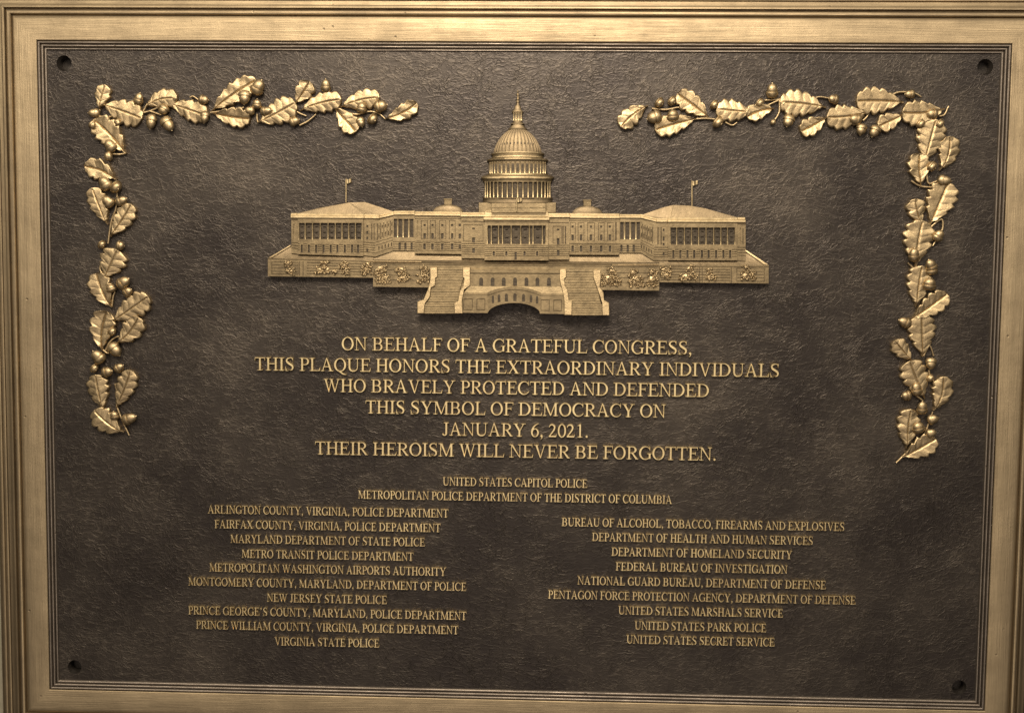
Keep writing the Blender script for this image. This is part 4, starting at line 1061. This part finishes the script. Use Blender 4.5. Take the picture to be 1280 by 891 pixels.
# flags
for (x, y0, y1, z, fw, fh) in ((432.4, 223.6, 253, 3.0, 6.4, 5.4), (865.0, 226, 258, 3.0, 7.2, 5.4), (645.8, 247.4, 264, 24.0, 6.6, 4.8)):
    mb = MB(); tube(mb, [at(x, y1, z), at(x, (y0 + y1) / 2, z), at(x, y0, z)], 0.85 * PXU, 0.75 * PXU)
    if z < 10: box(mb, x - .6, y0 + 1, x + .6, y1, z - .2, ch=.05)
    else: box(mb, x - .35, y0 + 4, x + .35, y1, z - .2, 12, ch=.05)
    pole = part(mb, 'flagpole', M_EDGE, 60)
    fl = MB(); nn = 10
    for j in range(2):
        for i in range(nn + 1):
            u = i / nn
            fl.v.append(at(x + .2 + fw * u, y0 + .2 + fh * j * (1 - .12 * u) + 0.9 * math.sin(u * 5) * .6, z + 0.9 * math.sin(u * 6.3) + .3))
    for i in range(nn): fl.f.append([nn + 1 + i, nn + 2 + i, i + 1, i])
    lo = len(fl.v)
    for q in list(fl.v): fl.v.append((q[0], q[1], q[2] - 1.4 * PXU))
    for i in range(nn): fl.f.append([lo + i, lo + i + 1, lo + nn + 2 + i, lo + nn + 1 + i])
    ring = list(range(nn + 1)) + list(range(2 * nn + 1, nn, -1))
    for i in range(len(ring)):
        a, b = ring[i], ring[(i + 1) % len(ring)]; fl.f.append([a, b, lo + b, lo + a])
    build(fl, 'flag', M_EDGE, relief, 60)
# --- terrace walls
te = MB()
facade(te, [(334.3, 322.8), (466.6, 326.4), (466.6, 347.2), (334.3, 345.4)], 12.5,
       [(334.3, 322.8, 466.6, 324.9, -1.0), *sunk(339, 327.5, 372.5, 343), (373.6, 326.5, 374.4, 345, .5), (378, 326.5, 378.8, 345, .5)] + courses(383, 466, (329, 332.4, 335.8, 339.2, 342.4), .5) + courses(340, 372, (331, 335, 339), .3))
part(te, 'terrace_wall', M_FACADE)
te = MB()
facade(te, [(823.4, 330.6), (961.2, 331.3), (961.2, 354.5), (823.4, 352.8)], 12.5,
       [(823.4, 330.4, 961.2, 332.8, -1.0), *sunk(921, 335, 956, 352), (914, 334, 914.8, 354, .5), (874.5, 334, 875.2, 353, .5), (877.6, 334, 878.4, 353, .5)] + courses(826, 913, (336.4, 339.8, 343.2, 346.6, 350), .5) + courses(922, 955, (339, 343, 347), .3))
part(te, 'terrace_wall', M_FACADE)
te = MB()
facade(te, [(466.0, 329.0), (824.2, 332.6), (824.2, 363.4), (466.0, 358.4)], 16.5, [(466, 329, 824.2, 331.6, -1.0), (466, 355.5, 824.2, 364, -.4)] + courses(466.5, 537, (337.4, 344, 350), .3) + courses(757, 823.8, (341, 347, 353), .3))
part(te, 'terrace_wall', M_FACADE)
for P, z in (([(334.3, 322.6), (362, 306.4), (364.4, 306.6), (339.5, 322.0)], [13, 5, 5, 13]), ([(961.2, 331.2), (932, 311.8), (929.6, 312.6), (955.5, 331.0)], [13, 5, 5, 13]),
             ([(456.5, 325.8), (527.0, 326.6), (527.0, 328.3), (456.5, 327.3)], 14.0), ([(765, 330.2), (832, 329.8), (832, 331.4), (765, 331.7)], 14.0)):
    tp = MB(); prism(tp, P, z, ch=.4); part(tp, 'coping', M_RELIEF)
# --- arcade and bridge between the staircases
O8, S8 = (500, 300), 4.571
def P8(X, Y): return (O8[0] + X / S8, O8[1] + Y / S8)
ar = MB()
nx = [463, 528, 592, 657, 722, 785, 851]
cel = []
for X in nx:
    cel += [((X - 17 - 392) / 528, .22, (X + 17 - 392) / 528, 1, -.35)]
    pts = [P8(X - 11, 263), P8(X - 11, 227)] + [P8(X - 11 * math.cos(q), 227 - 13 * math.sin(q)) for q in (math.pi / 5, 2 * math.pi / 5, math.pi * .6, math.pi * .8)] + [P8(X + 11, 227), P8(X + 11, 263)]
    mb = MB(); prism(mb, pts, 20.85, 18, .08); WINS.append(mb)
facade(ar, [P8(392, 190), P8(920, 194), P8(920, 270), P8(392, 268)], 20.0, cel, z0=12, uv=True)
part(ar, 'arcade', M_FACADE)
br = MB()
prism(br, [P8(398, 166), P8(914, 170), P8(914, 192), P8(398, 190)], 22.0, 12, .5)
prism(br, [P8(392, 262), P8(922, 266), P8(940, 312), P8(360, 306)], [20.6, 20.6, 22.0, 22.0], 12, .4)
cel2 = [(.04, .30, .40, .86, .6, False, True), (.062, .33, .378, .83, .12, False, False), (.56, .30, .90, .86, .6, False, True), (.582, .33, .878, .83, .12, False, False), (0, .06, 1, .10, -.5)]
facade(br, [P8(358, 302), P8(500, 302), P8(500, 418), P8(354, 416)], 22.0, cel2, z0=-0.3, uv=True)
facade(br, [P8(798, 306), P8(940, 308), P8(938, 424), P8(798, 421)], 22.0, cel2, z0=-0.3, uv=True)
# curved arch ring: parapet above, wall, opening below
def arc(X): return (X - 650) / 150.0
N = 28
def ringface(ytop, ybot, z, zin=-.3):
    vs = []; n0 = len(br.v)
    for i in range(N + 1):
        X = 497 + (804 - 497) * i / N; u = arc(X)
        a, b = P8(X, ytop(u)), P8(X, ybot(u))
        zz = z + 1.6 * (1 - u * u)
        br.v += [at(*a, zz), at(*b, zz), (*at(*a, zz)[:2], zin * PXU), (*at(*b, zz)[:2], zin * PXU)]
    for i in range(N):
        q = n0 + 4 * i
        br.f += [[q + 1, q + 5, q + 4, q], [q, q + 4, q + 6, q + 2], [q + 3, q + 7, q + 5, q + 1]]
    br.f += [[n0 + 1, n0, n0 + 2, n0 + 3], [n0 + 4 * N, n0 + 4 * N + 1, n0 + 4 * N + 3, n0 + 4 * N + 2]]
ringface(lambda u: 304 - 34 * (1 - u * u), lambda u: 420 - 60 * max(0, 1 - u ** 2) ** 0.55, 22.0)
ringface(lambda u: 300 - 34 * (1 - u * u), lambda u: 316 - 34 * (1 - u * u), 24.0, 12)
part(br, 'arch_bridge', M_FACADE, 30)
for X in (530, 565, 607, 656, 705, 748, 783):
    u = arc(X); yc = 347 - 19 * (1 - u * u); ww = 9.5 - 3.5 * abs(u)
    mb = MB(); zt = 22.0 + 1.6 * (1 - u * u) + .25
    hh = 21
    pts = [P8(X - ww, yc + hh), P8(X - ww, yc - hh * .6)] + [P8(X - ww * math.cos(q), yc - hh * .6 - hh * .5 * math.sin(q)) for q in (math.pi / 4, math.pi / 2, 3 * math.pi / 4)] + [P8(X + ww, yc - hh * .6), P8(X + ww, yc + hh)]
    prism(mb, pts, zt, zt - 2, .1); WINS.append(mb)
# --- the two staircases
def staircase(side):
    if side == 'l':
        O, S = (460, 315), 9.143
        c = lambda X, Y: (O[0] + X / S, O[1] + Y / S)
        bl = [(705, 175), (790, 175), (790, 285), (768, 300), (762, 385), (715, 412), (706, 505), (690, 535), (648, 590), (634, 704), (558, 704), (557, 578), (575, 562), (628, 545), (682, 420), (704, 330), (706, 290)]
        brr = [(1080, 175), (1165, 175), (1165, 385), (1098, 432), (1072, 560), (1080, 704), (985, 706), (980, 582), (1022, 560), (1046, 440), (1082, 390), (1096, 300), (1080, 290)]
        tl, tr, bl_, br_ = c(800, 180), c(1085, 180), c(625, 708), c(990, 708)
        edge = [(180, 785, 1085), (290, 775, 1092), (430, 712, 1050), (545, 690, 1030), (600, 645, 990), (706, 628, 990)]
    else:
        c = P8
        bl = [(912, 166), (950, 166), (950, 212), (940, 222), (944, 262), (958, 282), (966, 345), (984, 348), (982, 430), (938, 430), (938, 350), (930, 300), (914, 240), (910, 205)]
        brr = [(1104, 170), (1148, 170), (1149, 212), (1143, 268), (1164, 300), (1168, 345), (1196, 360), (1198, 432), (1157, 432), (1155, 362), (1132, 292), (1112, 235), (1104, 212)]
        edge = [(168, 946, 1106), (228, 936, 1112), (290, 950, 1134), (350, 962, 1146), (378, 976, 1158), (432, 978, 1160)]
    st = MB(); zt, zb = 17.2, 22.0
    y0, y1 = edge[0][0], edge[-1][0]
    for k in range(len(edge) - 1):
        (ya, xa, xb), (yb, xc2, xd) = edge[k], edge[k + 1]
        n = 4 if k != 3 else 2
        for i in range(n):
            t0, t1 = i / n, (i + 1) / n
            ga, gb = ya + (yb - ya) * t0, ya + (yb - ya) * t1
            if i == 0: gstart = ga + (yb - ya) * .05
            z = zt + (zb - zt) * ((ga - y0) / (y1 - y0)) + (0.9 if i == 0 else 0)
            lerp = lambda a, b, t: a + (b - a) * t
            prism(st, [c(lerp(xa, xc2, t0), ga), c(lerp(xb, xd, t0), ga), c(lerp(xb, xd, t1), gb), c(lerp(xa, xc2, t1), gb)], [z, z, z + .12, z + .12], -.3, .35)
    s = part(st, 'staircase', M_FACADE)
    for P in (bl, brr):
        mb = MB(); ys = [p[1] for p in P]; ya, yb = min(ys), max(ys)
        prism(mb, [c(*p) for p in P], [20.5 + 5.0 * (p[1] - ya) / (yb - ya) for p in P], -.3, .6)
        part(mb, 'balustrade', M_RELIEF)
staircase('l'); staircase('r')
# --- shrubs modelled on the terrace walls: little clumps of curled leaves
SHR = [(358.7, 330.5, 11, 9, 13.0), (361.5, 339.5, 11, 9, 13.0), (404.5, 330, 11, 10, 13), (398, 338, 12, 9, 13), (408, 338, 11, 9, 13), (416.8, 340, 7, 7, 13), (428.6, 331.5, 14, 10, 13), (432, 339.5, 9, 8, 13), (458.6, 331, 8, 8, 13), (457, 338.5, 15, 12, 13),
       (475.5, 338, 17, 13, 17), (478, 349, 18, 13, 17), (500.5, 338.5, 13, 11, 17), (503, 347.5, 17, 11, 17), (530.6, 337, 11, 10, 17), (528.5, 347.5, 16, 14, 17),
       (765, 339.5, 11, 9, 17), (763.5, 350, 28, 16, 17), (792, 340.5, 11, 9, 17), (795, 351.5, 22, 16, 17), (817, 340, 10, 9, 17), (815.5, 351, 16, 16, 17), (832.5, 338, 15, 9, 13), (833, 344.5, 14, 10, 13),
       (863, 336.5, 11, 9, 13), (861, 346, 24, 10, 13), (887, 340, 8, 9, 13), (888, 347, 15, 9, 13), (933.5, 334.5, 11, 8, 13), (936.5, 344.5, 20, 13, 13)]
for i, (x, y, w_, h_, z) in enumerate(SHR):
    rnd = random.Random(i * 7 + 3); mb = MB(); w_ *= 1.14; h_ *= 1.12
    for k in range(max(5, int(w_ * h_ / 7.5))):
        cx, cy = x + rnd.uniform(-.42, .42) * w_, y + rnd.uniform(-.42, .42) * h_
        a = rnd.uniform(0, 6.28); L = rnd.uniform(1.3, 2.6); cur = rnd.uniform(-1.6, 1.6)
        pts = []
        for q in range(6):
            t = q / 5; b = a + cur * t
            pts.append(at(cx + (t - .5) * 2 * L * math.cos(b), cy + (t - .5) * 1.8 * L * math.sin(b), z + 0.9 + 1.9 * math.sin(math.pi * t) + rnd.uniform(-.1, .3)))
        tube(mb, pts, rnd.uniform(.5, .85) * PXU, .35 * PXU, 6)
    base = [(x + w_ * .40 * math.cos(q * .785 + .3) * rnd.uniform(.7, 1), y + h_ * .40 * math.sin(q * .785 + .3) * rnd.uniform(.7, 1)) for q in range(8)]
    prism(mb, base, z + .3, z - 2, .3)
    part(mb, 'shrub', M_RELIEF, 60)
# windows: the hundred largest singly, the rest as one part
def msize(mb):
    xs_ = [q[0] for q in mb.v]; ys_ = [q[1] for q in mb.v]; return (max(xs_) - min(xs_)) * (max(ys_) - min(ys_))
WINS.sort(key=msize, reverse=True)
for mb in WINS[:100]: part(mb, 'window', M_PATINA)
rest = MB()
for mb in WINS[100:]: rest.add(mb.v, mb.f)
if rest.v:
    o = part(rest, 'window', M_PATINA); o['kind'] = 'stuff'
COLS.sort(key=msize, reverse=True)
for mb in COLS[:100]: part(mb, 'column', M_EDGE, 50)
if COLS[100:]:
    rest = MB()
    for mb in COLS[100:]: rest.add(mb.v, mb.f)
    o = part(rest, 'column', M_EDGE, 50); o['kind'] = 'stuff'
